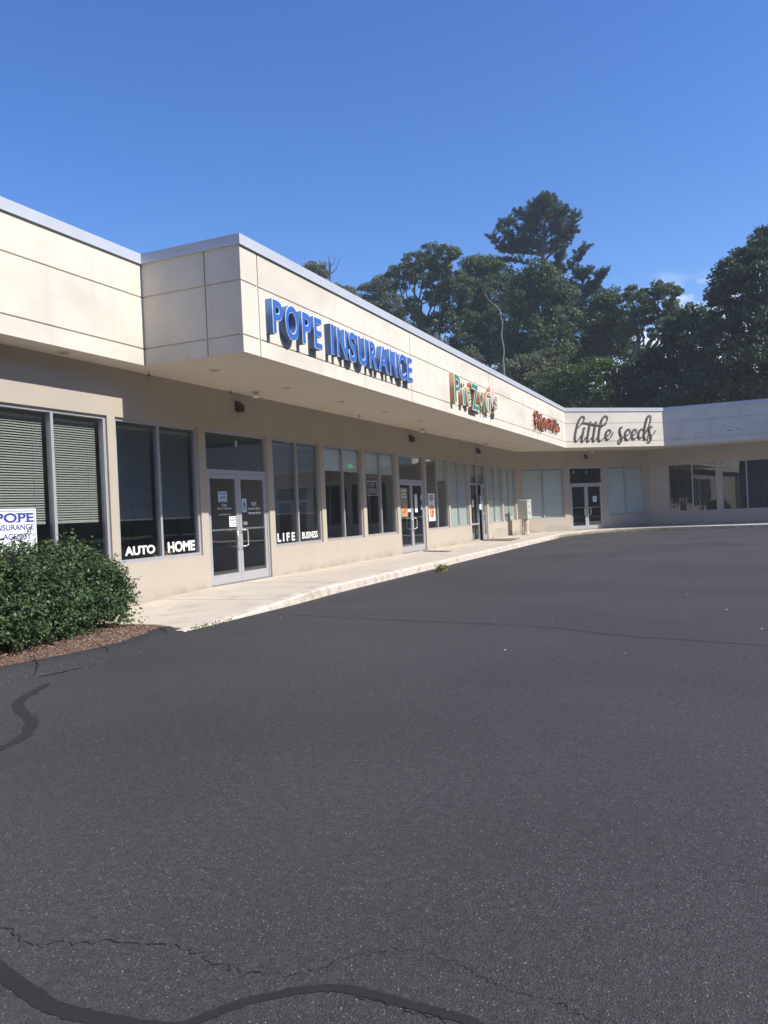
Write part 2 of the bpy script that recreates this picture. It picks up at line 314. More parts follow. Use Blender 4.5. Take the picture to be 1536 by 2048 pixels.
# fascia panels: rows and columns with real joints, mitred at the corners
fm=MB(); gap=.011
O=offset_line(FP,0); I=offset_line(FP,-.02); B1=offset_line(FP,-.0199); B2=offset_line(FP,-.14)
joints={0:[4.2,10.5],1:[.66*1.0],2:[],3:[],4:[],5:[]}
joints={0:[],1:[1.15],2:[.45,6.55,12.75,18.9],3:[],4:[],5:[2.0]}
for i in range(len(FP)-1):
    a,b=Vector(O[i]),Vector(O[i+1]); ia,ib=Vector(I[i]),Vector(I[i+1]); T=(b-a).normalized(); Lg=(b-a).length; n=Vector((T.y,-T.x))
    cuts=[0]+joints[i]+[Lg]
    for c in range(len(cuts)-1):
        p=a if c==0 else a+T*(cuts[c]+gap); q=b if c==len(cuts)-2 else a+T*(cuts[c+1]-gap)
        ip=ia if c==0 else p-n*.02; iq=ib if c==len(cuts)-2 else q-n*.02
        for z0,z1 in ((ZBOT,ZG2-gap),(ZG2+gap,ZG1-gap),(ZG1+gap,ZCB+.05)):
            fm.prism([p,q,iq,ip],z0,z1)
    p,q=B1[i],B1[i+1]; fm.prism([p,q,B2[i+1],B2[i]],ZBOT+.003,ZCB+.06)
fm.build('fascia',FASCIA,bld)
cm=MB(); A1=offset_line(FP,.022); A2=offset_line(FP,-.30)
for i in range(len(FP)-1): cm.prism([A1[i],A1[i+1],A2[i+1],A2[i]],ZCB,ZTOP)
A3=offset_line(FP,.030)
for i in range(len(FP)-1): cm.prism([A3[i],A3[i+1],A1[i+1],A1[i]],ZCB-.006,ZCB+.012)
cm.build('roof_coping',COPING,bld)
so=MB(); B3=offset_line(FP,-.021)
WL=[(XW,-8),(XW,34.2),W2,W3]
so.prism([tuple(p) for p in B3]+[(W3[0],W3[1]+.0),W2,W1,(XW,-8)],ZBOT+.001,ZBOT+.03)
so.build('soffit',SOFFIT,bld)
# interiors
rm=MB()
rm.box((-23.9,-7.9,.10),(XW-.17,34.0,.139),1); rm.box((-14.2,-7.9,.14),(-14.0,33.9,3.2),0); 
for y in (-7.8,16.05,24.90,33.95): rm.box((-14,y-.04,.14),(XW-.17,y+.04,3.2),0)
rm.box((-14,-7.8,3.12),(XW-.17,33.9,3.18),2)
rm.build('interior',[ROOM,ROOMF,CEIL],bld)
def room(fr,s0,s1,depth=5):
    r=MB(); r.box((s0,-.17,.10),(s1,-depth,.139),1,fr); r.box((s0,-depth,.14),(s1,-depth-.1,3.2),0,fr); r.box((s0,-.17,3.12),(s1,-depth,3.18),2,fr)
    r.box((s0-.05,-.17,.14),(s0,-depth,3.2),0,fr); r.box((s1,-.17,.14),(s1+.05,-depth,3.2),0,fr); return r
room(WB,.25,lb-.35,4.5).build('interior',[ROOM,ROOMF,CEIL],bld)
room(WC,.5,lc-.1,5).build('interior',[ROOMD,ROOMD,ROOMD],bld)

# ---- windows and doors (thing > window > frame / pane / blind)
def anchor(name,parent,fr,s,z):
    e=bpy.data.objects.new(name,None); C.objects.link(e); e.location=fr(s,0,z); e.empty_display_size=.2; part(e,parent); return e
def window(fr,s0,s1,z0=ZWB,z1=ZWT,mull=True,blinds=None,name='window',al=ALUD,fwid=.05):
    e=anchor(name,bld,fr,(s0+s1)/2,z0)
    m=MB(); D0,D1=-.035,-.125; g=.001
    m.box((s0+g,D0,z0+g),(s0+fwid,D1,z1-g),0,fr); m.box((s1-fwid,D0,z0+g),(s1-g,D1,z1-g),0,fr)
    m.box((s0+fwid,D0,z1-fwid),(s1-fwid,D1,z1-g),0,fr); m.box((s0+fwid,D0,z0+g),(s1-fwid,D1,z0+fwid*1.1),0,fr)
    c=(s0+s1)/2
    if mull: m.box((c-.025,D0,z0+fwid*1.1),(c+.025,D1,z1-fwid),0,fr)
    m.build('frame',al,e)
    spans=[(s0+fwid,c-.025),(c+.025,s1-fwid)] if mull else [(s0+fwid,s1-fwid)]
    for k,(a,b) in enumerate(spans):
        p=MB(); p.box((a,-.077,z0+fwid*1.1),(b,-.083,z1-fwid),0,fr); p.build('pane',GLASS,e)
        if blinds and blinds[k]:
            kind,zb,zt=blinds[k]; q=MB()
            if kind=='slat':
                z=zb+.02; q.box((a+.03,-.17,zb),(b-.03,-.20,zb+.022),0,fr)
                while z<zt:
                    wj=rng.uniform(-.002,.002); vs=[fr(a+.03,-.168,z+.002+wj),fr(b-.03,-.168,z+.002-wj),fr(b-.03,-.190,z+.025-wj),fr(a+.03,-.190,z+.025+wj),fr(a+.03,-.168,z+.0005+wj),fr(b-.03,-.168,z+.0005-wj),fr(b-.03,-.190,z+.0235-wj),fr(a+.03,-.190,z+.0235+wj)]
                    q.add(vs,[(0,1,2,3),(7,6,5,4),(0,4,5,1),(1,5,6,2),(2,6,7,3),(3,7,4,0)]); z+=.034
                q.box((a+.02,-.165,zt),(b-.02,-.205,zt+.04),0,fr)
                for t in (.2,.8): s=a+(b-a)*t; q.box((s-.003,-.164,zb),(s+.003,-.166,zt),0,fr)
                q.build('blind',BLIND,e)
            else:
                q.box((a+.004,-.100,zb),(b-.004,-.103,zt),0,fr); q.box((a+.004,-.095,zb-.02),(b-.004,-.108,zb),0,fr); q.tube([fr(a+.01,-.13,zt+.02),fr(b-.01,-.13,zt+.02)],.022)
                q.build('roller_shade',SHADE,e)
    return e
def handle(parent,fr,s,z0,z1,side,deep=.055,out=.0):
    h=MB(); pts=[fr(s,out,z1),fr(s,out+deep,z1),fr(s+side*.10,out+deep+.01,z1),fr(s+side*.125,out+deep+.01,z1-.03),fr(s+side*.125,out+deep+.01,z0+.03),fr(s+side*.10,out+deep+.01,z0),fr(s,out+deep,z0),fr(s,out,z0)]
    h.tube(pts,.013,8); return h.build('handle',CHROME,parent,smooth=True)
def leaf(parent,fr,s0,s1,z0,z1,hs,bar_z,name='door_leaf',dd=-.045):
    m=MB(); st=.085; a,b=dd,dd-.045
    m.box((s0,a,z0),(s0+st,b,z1),0,fr); m.box((s1-st,a,z0),(s1,b,z1),0,fr); m.box((s0+st,a,z1-.09),(s1-st,b,z1),0,fr); m.box((s0+st,a,z0),(s1-st,b,z0+.17),0,fr)
    o=m.build(name,ALU,parent)
    return o
def glazed_leaf(parent,fr,s0,s1,z0,z1,hs,bar_z,dd=-.045):
    lf=leaf(parent,fr,s0,s1,z0,z1,hs,bar_z,dd=dd); st=.085
    p=MB(); p.box((s0+st,dd-.018,z0+.17),(s1-st,dd-.026,z1-.09),0,fr); p.build('pane',GLASS,parent)
    q=MB(); q.box((s0+st,dd-.032,bar_z-.016),(s1-st,dd-.060,bar_z+.016),0,fr); q.build('push_bar',CHROME,parent)
    if hs:
        s=s1-.045 if hs>0 else s0+.045
        handle(parent,fr,s,bar_z-.33,bar_z-.02,-hs,out=dd)
def door(fr,s0,s1,bar=1.15,number=None):
    e=anchor('door',bld,fr,(s0+s1)/2,ZWALK); D0,D1=-.035,-.125; g=.001; j=.045; zb=ZWALK+.003
    m=MB(); m.box((s0+g,D0,zb),(s0+j,D1,ZWT-g),0,fr); m.box((s1-j,D0,zb),(s1-g,D1,ZWT-g),0,fr); m.box((s0+j,D0,ZWT-.05),(s1-j,D1,ZWT-g),0,fr); m.box((s0+j,D0,ZTR),(s1-j,D1,ZTR+.07),0,fr)
    m.box((s0+j,D0-.01,zb),(s1-j,D1,zb+.012),0,fr)
    m.build('frame',ALU,e); c=(s0+s1)/2
    p=MB(); p.box((s0+j,-.077,ZTR+.07),(s1-j,-.083,ZWT-.05),0,fr); p.build('pane',GLASS,e)
    glazed_leaf(e,fr,s0+j+.004,c-.003,zb+.02,ZTR-.004,1,bar); glazed_leaf(e,fr,c+.003,s1-j-.004,zb+.02,ZTR-.004,-1,bar)
    return e
BZ=1.385
sl=('slat',BZ,2.83)
bl={2:(sl,sl),3:(sl,sl),5:(sl,sl),1:(sl,sl),0:(sl,sl)}
sh=('roll',2.39,2.86); full=('roll',ZWB+.08,2.88)
bl[6]=(sh,sh); bl[7]=(('roll',2.37,2.86),('roll',2.37,2.86)); bl[9]=(None,('roll',2.30,2.88)); bl[10]=(full,full); bl[12]=(full,full); bl[13]=(full,full)
for i,(k,a,b) in enumerate(OPEN):
    if k=='win': window(MAIN,a+S0,b+S0,blinds=bl.get(i),al=ALU if i<4 else ALUD)
    elif i in (4,8): door(MAIN,a+S0,b+S0)
for i,(k,a,b) in enumerate(OB):
    if k=='win': window(WB,a,b,blinds=(full,full))
    else: door(WB,a,b)
for i,(k,a,b) in enumerate(OC):
    if k=='win': window(WC,a,b,al=ALUD)
    else: door(WC,a,b)
# third entrance: fixed side light with a low rail and one door leaf standing ajar
a,b=27.25+S0,29.28+S0; c=(a+b)/2
e=anchor('door',bld,MAIN,c,ZWALK); m=MB(); j=.045; zb=ZWALK+.003; g=.001
for q in ((a+g,a+j,zb,ZWT-g),(b-j,b-g,zb,ZWT-g),(a+j,b-j,ZWT-.05,ZWT-g),(a+j,b-j,ZTR,ZTR+.07),(c-.025,c+.025,ZTR+.07,ZWT-.05),(c-.03,c+.03,zb,ZTR),(a+j,c-.03,ZWB,ZWB+.06),(a+j,c-.03,zb,zb+.05)): m.box((q[0],-.035,q[2]),(q[1],-.125,q[3]),0,MAIN)
m.build('frame',ALU,e)
for q in ((a+j,c-.025,ZTR+.07,ZWT-.05),(c+.025,b-j,ZTR+.07,ZWT-.05),(a+j,c-.03,ZWB+.06,ZTR),(a+j,c-.03,zb+.05,ZWB)):
    p=MB(); p.box((q[0],-.077,q[2]),(q[1],-.083,q[3]),0,MAIN); p.build('pane',GLASS,e)
for q in ((a+j,c-.025),(c+.025,b-j)):
    p=MB(); p.box((q[0]+.02,-.16,ZTR+.08),(q[1]-.02,-.163,ZWT-.06),0,MAIN); p.build('roller_shade',SHADE,e)
hp=Vector(MAIN(b-j-.004,-.04,0)); ang=R(9); Td=Vector((math.sin(ang),-math.cos(ang),0)); HF=Frame((hp.x,hp.y),(hp.x-Td.x,hp.y-Td.y))
wl=b-c-j-.03
HF2=lambda s,d,z:tuple(hp+Td*(wl-s)+Vector((math.cos(ang),math.sin(ang),0))*d+Vector((0,0,z)))
glazed_leaf(e,HF2,0,wl,zb+.02,ZTR-.004,-1,1.15,dd=0)

# ------------------------------------------------------------------ text and letters
def text_mesh(s,ext=.5,offset=0,weight=0):
    cu=bpy.data.curves.new('t','FONT'); cu.body=s; cu.size=1; cu.extrude=ext; cu.offset=offset; cu.resolution_u=5
    o=bpy.data.objects.new('t',cu); C.objects.link(o); bpy.context.view_layer.update()
    me=bpy.data.meshes.new_from_object(o.evaluated_get(bpy.context.evaluated_depsgraph_get())); bpy.data.objects.remove(o); bpy.data.curves.remove(cu)
    v=np.empty(len(me.vertices)*3); me.vertices.foreach_get('co',v); return me,v.reshape(-1,3)
def place_text(name,s,fr,box,d0,d1,m,parent=None,offset=0,ref=0,ital=0,slant=0,raw=False):
    "fit text s to box=(s0,s1,z0,z1) in frame fr, from depth d0 to d1; ref = offset whose outline fills the box"
    _,rv=text_mesh(s,.5,ref); x0,x1,y0,y1=rv[:,0].min(),rv[:,0].max(),rv[:,1].min(),rv[:,1].max()
    me,v=text_mesh(s,.5,offset); 
    u=(v[:,0]-x0)/(x1-x0); h=(v[:,1]-y0)/(y1-y0)
    S=box[0]+u*(box[1]-box[0])+slant*(h-.5); Z=box[2]+h*(box[3]-box[2])+ital*(u-.5); D=d0+(v[:,2]+.5)*(d1-d0)
    co=np.array([fr(a,d,z) for a,d,z in zip(S,D,Z)],dtype=np.float32); cen=co.mean(axis=0)
    me.vertices.foreach_set('co',(co-cen).ravel()); me.update(); me.name=name
    me.materials.clear(); o=newobj(name,me,m); o.location=cen.tolist()
    if parent: part(o,parent)
    return o
FM=Frame((-6.256,-8),(-6.256,34))
def pix_box(fr,off,tl,br):
    ym=(tl[1]+br[1])/2; um=(tl[0]+br[0])/2
    s0=fr.hit(tl[0]+(ym-tl[1])*.05,ym,off)[0]; s1=fr.hit(br[0]-(br[1]-ym)*.05,ym,off)[0]
    z1=fr.hit(um,(tl[1]),off)[1]; z0=fr.hit(um,br[1],off)[1]
    return s0,s1,z0,z1
def channel_letter(ch,fr,box,depth,mside,mtrim,mface,parent,bold=.012,line=.02,slant=0):
    if ch in 'Il':      # plain bar letters
        s0,s1,z0,z1=box; body=None
        for nm,i_,da,db,mm in (('letter',0,.004,depth,mside),('trim',0,depth,depth+.006,mtrim),('face',.009,depth+.003,depth+.012,mface)):
            q=MB(); q.box((s0+i_,da,z0+i_),(s1-i_,db,z1-i_),0,fr); o=q.build(nm,mm,parent if body is None else None)
            if body is None: body=o
            else: o.parent=body; o.location=o.location-(body.location+parent.location)
        return body
    body=place_text('letter',ch,fr,box,.004,depth,mside,parent,offset=bold,ref=bold,slant=slant)
    place_text('trim',ch,fr,box,depth,depth+.006,mtrim,None,offset=bold,ref=bold,slant=slant).parent=body
    f=place_text('face',ch,fr,box,depth+.003,depth+.012,mface,None,offset=bold-line,ref=bold,slant=slant); f.parent=body
    for q in body.children: q.location=q.location-(body.location+parent.location)
    return body
BLUES=mat('sign_blue_return',(.08,.17,.37),.55,var=.1,vscale=3); BLUEF=mat('sign_blue_face',(.035,.14,.50),.45); WTRIM=mat('sign_white_trim',(.80,.84,.90),.5)
sg=thing('wall_sign','long blue channel letter sign reading POPE INSURANCE with white outlines on the fascia','sign',FM(21,0,3.9))
Y={'P':(10.126,10.384)}
LT=[('P',10.126,10.41),('O',10.49,10.90),('P',11.005,11.30),('E',11.395,11.66),('I',11.990,12.095),('N',12.215,12.61),('S',12.68,12.98),('U',13.06,13.44),('R',13.55,13.92),('A',13.97,14.45),('N',14.52,14.92),('C',14.98,15.37),('E',15.44,15.735)]
LT=[(c,a*1.0132,b*1.0132) for c,a,b in LT]
for ch,y0,y1 in LT:
    ov=.015 if ch in 'OSCU' else 0
    channel_letter(ch,FM,(y0+S0,y1+S0,4.085-ov,4.605+(ov if ch!='U' else 0)),.12,BLUES,WTRIM,BLUEF,sg,bold=.032,line=.017)
# pizzeria sign
ORS=mat('sign_tan_return',(.50,.27,.14),.6,var=.1,vscale=4); GRF=mat('sign_green_face',(.05,.25,.19),.5); CRT=mat('sign_cream_trim',(.80,.80,.72),.5); OLF=mat('sign_olive_face',(.30,.36,.22),.5); PKF=mat('sign_pink_face',(.72,.50,.46),.5)
sp=thing('wall_sign','playful green and cream PieZoni\'s sign with tan sides on the fascia','sign',FM(28,0,3.9))
def c8(a,b): return (860+a/9.6,730+b/9.6)
for ch,tl,br,fc,bo in [('P',(450,178),(598,742),GRF,.03),('i',(610,340),(680,765),GRF,.02),('e',(692,430),(790,795),OLF,.02),('Z',(782,365),(948,872),GRF,.045),('o',(945,512),(1015,800),OLF,.01),('N',(1018,540),(1108,915),OLF,.0),('i',(1095,525),(1172,910),GRF,.012),('s',(1222,590),(1300,865),OLF,.015)]:
    bx=pix_box(FM,.12,c8(*tl),c8(*br)); channel_letter(ch,FM,bx,.12,ORS,CRT,fc,sp,bold=bo,line=.03,slant=-.05 if ch=='Z' else 0)
def slab(name,poly,fr,d0,d1,m,parent):
    n=len(poly); q=MB(); q.add([fr(s,d0,z) for s,z in poly]+[fr(s,d1,z) for s,z in poly],[tuple(range(n))[::-1],tuple(range(n,2*n))]+[(i,(i+1)%n,(i+1)%n+n,i+n) for i in range(n)]); return q.build(name,m,parent)
def poly_px(fr,off,cf,pts): return [fr.hit(*cf(*p),off) for p in pts]
# apostrophe shaped like a pizza slice: rounded crust on top, point below
slc=poly_px(FM,.12,c8,[(1150,560),(1155,470),(1175,420),(1200,415),(1230,450),(1245,520),(1235,580),(1210,700),(1192,825),(1175,700)])
slab('apostrophe',slc,FM,.004,.12,ORS,sp); slab('apostrophe_face',slc,FM,.12,.127,CRT,sp)
cx=sum(p[0] for p in slc)/len(slc); cz=sum(p[1] for p in slc)/len(slc); slab('apostrophe_face',[(cx+(s-cx)*.78,cz+(z-cz)*.84) for s,z in slc],FM,.124,.131,PKF,sp)
dot=poly_px(FM,.12,c8,[(1228,905),(1300,885),(1305,935),(1262,962),(1232,945)]); slab('underline_dot',dot,FM,.004,.12,ORS,sp); slab('underline_dot_face',dot,FM,.12,.127,CRT,sp)
dsh=poly_px(FM,.12,c8,[(945,825),(1005,820),(1005,855),(950,860)]); slab('underline_dash',dsh,FM,.004,.12,ORS,sp); slab('underline_dash_face',dsh,FM,.12,.127,GRF,sp)
# fitness club sign
KS=mat('sign_brown_return',(.11,.05,.04),.6); KT=mat('sign_orange_trim',(.80,.20,.08),.5); KF=mat('sign_red_face',(.30,.05,.03),.5)
sk=thing('wall_sign','small orange and brown KokoFitClub sign with stick figure emblem on the fascia','sign',FM(36.5,0,3.9))
def c9(a,b): return (1020+a/12.8,800+b/12.8)
def stroke(name,pts,rad,fr,d,thick,m,parent,k=5):
    P=catmull([Vector((a,b,0)) for a,b in pts],k) if len(pts)>2 else [Vector((*pts[0],0)),Vector((*pts[1],0))]
    n=len(P); rs=[]
    for i,p in enumerate(P):
        t=P[min(i+1,n-1)]-P[max(i-1,0)]; dn=-t.y/(t.length+1e-9)
        rs.append(rad*(1.25 if dn>.35 else (.62 if dn<-.2 else .8)) if rad>0 else -rad)
    rs=[sum(rs[max(0,i-2):i+3])/len(rs[max(0,i-2):i+3]) for i in range(n)]
    q=MB(); nn=fr.n; q.tube([fr(p.x,d,p.y) for p in P],rs,8,squash=(nn,thick)); return q.build(name,m,parent,smooth=True)
def ell(cx,cy,rx,ry,a0=0,a1=360,n=14): return [(cx+rx*math.cos(R(a0+(a1-a0)*i/n)),cy+ry*math.sin(R(a0+(a1-a0)*i/n))) for i in range(n+1)]
KL_=[('emblem',[ell(663,365,24,78),[(640,500),(655,560),(676,575),(695,545),(704,500)],[(672,575),(678,625)],[(662,722),(678,625),(703,712)]]),
 ('letter',[[(737,362),(752,765)],[(797,372),(748,560),(828,808)]]),('letter',[ell(822,585,24,105)]),('letter',[[(866,445),(880,690)],[(902,505),(872,590),(914,705)]]),('letter',[ell(946,622,24,102)]),
 ('letter',[[(988,480),(1004,765)],[(988,482),(1028,505)],[(994,605),(1022,622)]]),('letter',[[(1036,575),(1046,775)],[(1033,525),(1035,540)]]),('letter',[[(1053,520),(1068,785)],[(1042,590),(1078,602)]]),
 ('letter',[[(1150,580),(1135,515),(1110,505),(1090,560),(1088,660),(1102,750),(1128,785),(1150,745)]]),('letter',[[(1160,530),(1174,795)]]),('letter',[[(1182,650),(1186,765),(1198,805),(1209,770),(1206,660)]]),('letter',[[(1214,600),(1227,825)],ell(1232,762,11,58,200,480)])]
for nm,sts in KL_:
    b_=MB(); f_=MB()
    for k,st in enumerate(sts):
        kk_=1 if len(st)<5 else 2
        for q_,off,rd,th in ((b_,.062,.026,.058),(f_,.124+.0006*k,.015,.008)):
            P=[FM.hit(*c9(*p),off) for p in st]; q_.tube([FM(p[0],off,p[1]) for p in P],rd,6,squash=(FM.n,th))
    o=b_.build(nm,KS,sk); g_=f_.build('face',KT); g_.parent=o; g_.location=g_.location-(o.location+sk.location)
# handwritten sign on the diagonal fascia
FB=Frame(FP[3],FP[4]); SEED=mat('sign_dark_taupe',(.11,.085,.072),.6)
sl_=thing('wall_sign','dark brown handwritten script sign reading little seeds on the angled fascia','sign',FB(2.4,0,3.9))
def c1(*pts): return [FB.hit(1130+a/7.68,800+b/7.68,.03) for a,b in pts]
SC=[[(192,430),(222,405),(255,365),(290,315),(303,275),(288,252),(255,258),(220,310),(188,400),(166,500),(157,585),(166,628),(188,630),(218,598),(255,535)],
 [(290,468),(274,540),(260,605),(268,640),(292,622),(325,565)],[(396,328),(376,420),(356,540),(346,605),(356,634),(382,618),(418,565)],[(481,328),(461,420),(442,540),(433,605),(445,632),(470,614),(505,560)],
 [(552,425),(585,395),(622,355),(652,305),(656,262),(632,243),(598,258),(563,320),(538,430),(522,540),(520,605),(540,628),(572,608),(610,570),(640,550)],
 [(640,550),(682,528),(705,490),(698,458),(665,458),(638,500),(628,555),(642,598),(672,600),(708,562),(745,490)],
 [(238,388),(262,355),(300,348),(360,358),(430,372),(500,382),(560,384),(605,376),(642,358)],
 [(888,416),(862,418),(846,446),(847,498),(865,550),(874,592),(862,636),(838,662),(820,645),(828,608),(862,580),(905,560),(930,548)],
 [(930,550),(980,525),(1005,485),(994,450),(960,452),(934,498),(928,558),(945,604),(978,604),(1010,572),(1030,550)],
 [(1030,548),(1078,522),(1103,485),(1094,450),(1062,452),(1037,498),(1029,550),(1046,590),(1078,588),(1115,560),(1132,540)],
 [(1222,462),(1190,440),(1156,462),(1133,520),(1138,572),(1168,582),(1198,548),(1230,480)],
 [(1232,520),(1262,460),(1298,380),(1320,300),(1318,250),(1300,237),(1272,258),(1246,335),(1226,440),(1217,540),(1222,592),(1242,600),(1272,560),(1300,500)],
 [(1345,410),(1316,408),(1298,436),(1298,488),(1315,540),(1325,582),(1314,625),(1290,645),(1270,628),(1278,590),(1312,560),(1360,518),(1395,468)]]
for i,s in enumerate(SC): stroke('letter_stroke',c1(*s),.036,FB,.028+.0007*i,.016,SEED,sl_,5)
d0=c1((297,437))[0]; q=MB(); q.lathe((0,0,0),[(.001,.0),(.055,.002),(.055,.02),(.001,.022)],12); 
q.v=[FB(d0[0]+v[0],.02+v[2],d0[1]+v[1]) for v in q.v]; q.build('letter_dot',SEED,sl_)

# ------------------------------------------------------------------ lettering, notices and posters on the glass
GD=-.0745
def decal(txt,y0,y1,z0,z1,label,m=VINYL,off=.035,fr=MAIN,so=S0,d=GD,ital=0):
    o=place_text('window_lettering',txt,fr,(y0+so,y1+so,z0,z1),d,d+.003,m,offset=off,ref=off,ital=ital); tag(o,label,'lettering'); return o
def mp_(u,v): s,z=MAIN.hit(u,v,GD); return s-S0,z
def dpx(txt,tl,br,label,**k):
    a=mp_(*tl); b=mp_(*br); um=((tl[0]+br[0])/2); z1=mp_(um,tl[1])[1]; z0=mp_(um,br[1])[1]
    return decal(txt,a[0],b[0],z0,z1,label,**k)
def c3(a,b): return (200+a/6.4,820+b/6.4)
def c5(a,b): return (380+a/5.12,820+b/5.12)
dpx('AUTO',(249,1091.5),(310.5,1109.5),'white word AUTO on the lower glass beside the shrub')
dpx('HOME',(335,1082),(390,1103),'white word HOME on the lower glass left of the first door')
dpx('L I F E',(554.5,1065.5),(590,1082.5),'white word LIFE on the lower glass just right of the first door')
dpx('BUSINESS',(604,1063),(635.5,1076),'narrow white word BUSINESS on the lower glass right of the word LIFE',off=.02)
def sheet(name,label,cat,fr,s0,s1,z0,z1,d,m=PAPER,th=.003):
    t=thing(name,label,cat,fr((s0+s1)/2,d,z0)); q=MB(); q.box((s0,d,z0),(s1,d+th,z1),0,fr); q.build('sheet',m,t); return t
LD=-.045-.0165                                  # outer face of the door glass
DM=lambda u,v:(MAIN.hit(u,v,LD))
def dsheet(name,label,cat,tl,br,m=PAPER,d=LD,fr=MAIN):
    um,vm=(tl[0]+br[0])/2,(tl[1]+br[1])/2; s0=fr.hit(tl[0],vm,d)[0]; s1=fr.hit(br[0],vm,d)[0]; z1=fr.hit(um,tl[1],d)[1]; z0=fr.hit(um,br[1],d)[1]
    return sheet(name,label,cat,fr,s0,s1,z0,z1,d,m),(s0,s1,z0,z1)
WR=random.Random(21)
def word_bars(q,fr,a,b,za,zb,d0,d1):
    "print too small to read: a row of word-long marks"
    W=b-a; x=a
    while x<b-.02*W:
        e_=min(b,x+W*WR.uniform(.12,.26)); q.box((x,d0,za),(e_,d1,zb),0,fr); x=e_+W*.05
def lines(t,bx,rows,m,fr,d,txt=None):
    s0,s1,z0,z1=bx; W=s1-s0; H=z1-z0
    for i,(y,h,w_) in enumerate(rows):
        c=(s0+s1)/2
        if txt[i] is None:
            q=MB(); word_bars(q,fr,c-W*w_/2,c+W*w_/2,z0+H*(y-h/2),z0+H*(y+h/2),d+.0035,d+.005); q.build('print',m,t); continue
        place_text('print',txt[i],fr,(c-W*w_/2,c+W*w_/2,z0+H*(y-h/2),z0+H*(y+h/2)),d+.0035,d+.005,m,t,offset=.015)
t,bx=dsheet('paper_notice','pale blue WE ARE OPEN notice taped high on the left leaf of the first door','notice',(436,983),(453.5,1004),PAPERB)
lines(t,bx,[(.78,.17,.78),(.42,.2,.72),(.1,.06,.8)],INK,MAIN,LD,['WE ARE','OPEN',None])
t,bx=dsheet('paper_notice','white typed notice beside the meeting stiles of the first door','notice',(458.5,1032.5),(474.5,1053.5),PAPER)
lines(t,bx,[(.88,.06,.8),(.72,.06,.7),(.6,.06,.86),(.46,.06,.3),(.3,.06,.84),(.14,.06,.6)],INK,MAIN,LD,[None]*6)
t,bx=dsheet('paper_notice','blue sheet with a dark lighthouse shape on the right leaf of the first door','notice',(483.5,997.5),(493,1024.5),PAPERB)
s0,s1,z0,z1=bx; W=s1-s0; H=z1-z0
slab('print',[(s0+W*x,z0+H*y) for x,y in ((.3,.45),(.7,.45),(.68,.62),(.58,.78),(.5,.84),(.42,.78),(.34,.62))],MAIN,LD+.0035,LD+.005,INK,t); lines(t,bx,[(.36,.04,.8),(.22,.04,.6)],INK,MAIN,LD,[None]*2)
def glass_txt(txt,tl,br,label,off=.0,m=VINYL,d=LD):
    um=((tl[0]+br[0])/2); vm=(tl[1]+br[1])/2; s0=MAIN.hit(tl[0],vm,d)[0]; s1=MAIN.hit(br[0],vm,d)[0]; z1=MAIN.hit(um,tl[1],d)[1]; z0=MAIN.hit(um,br[1],d)[1]
    o=place_text('window_lettering',txt,MAIN,(s0,s1,z0,z1),d,d+.002,m,offset=off); tag(o,label,'lettering')
glass_txt('Hours',(443.5,1007),(453,1012.5),'small white word Hours below the open notice')
glass_txt('Mon-Fri  8:30am-5pm',(435,1014.5),(462.5,1020),'small white opening times on the left leaf of the first door')
glass_txt('www.fpains.com',(438.5,1026.5),(461,1031.5),'small white web address above the typed notice on the first door')
glass_txt('POPE',(503,1004),(512.5,1012),'small white word POPE on the right leaf of the first door')
glass_txt('Insurance Agency',(496,1013.5),(521,1021),'small white words Insurance Agency on the right leaf of the first door')
s0,z1=MAIN.hit(496.5,1024.5,LD); s1,z0=MAIN.hit(521.5,1026.5,LD); zc=(z0+z1)/2; q=MB(); word_bars(q,MAIN,s0,s1,zc-.012,zc+.014,LD,LD+.002); q.box((s0,LD,zc-.024),(s1,LD+.002,zc-.019),0,MAIN); tag(q.build('window_lettering',VINYL),'small white underlined line beneath the words Insurance Agency','lettering')
s0,zc=MAIN.hit(443.5,1013.4,LD); s1=MAIN.hit(453,1013.4,LD)[0]
q=MB(); s,z=MAIN.hit(488,1046.5,LD); q.box((s-.06,LD,z-.03),(s+.07,LD+.035,z+.03),0,MAIN); tag(q.build('door_lock_box',CHROME,bevel=.004),'small white lock cover on the meeting stile of the first door','lock')
# street numbers over the doors
for tx,tl,br,lab,fr in (('1',(469.5,881),(474.5,893),'white number 1 on the glass over the first door',MAIN),('2',(817.2,918),(820.5,926.5),'white number 2 on the glass over the pizzeria door',MAIN),('4',(1169.8,941),(1174,947),'white number 4 on the glass over the daycare door',WB)):
    um=(tl[0]+br[0])/2; vm=(tl[1]+br[1])/2; s0=fr.hit(tl[0],vm,GD)[0]; s1=fr.hit(br[0],vm,GD)[0]; z1=fr.hit(um,tl[1],GD)[1]; z0=fr.hit(um,br[1],GD)[1]
    tag(place_text('door_number',tx,fr,(s0,s1,z0,z1),GD,GD+.002,ALU,offset=0),lab,'number')
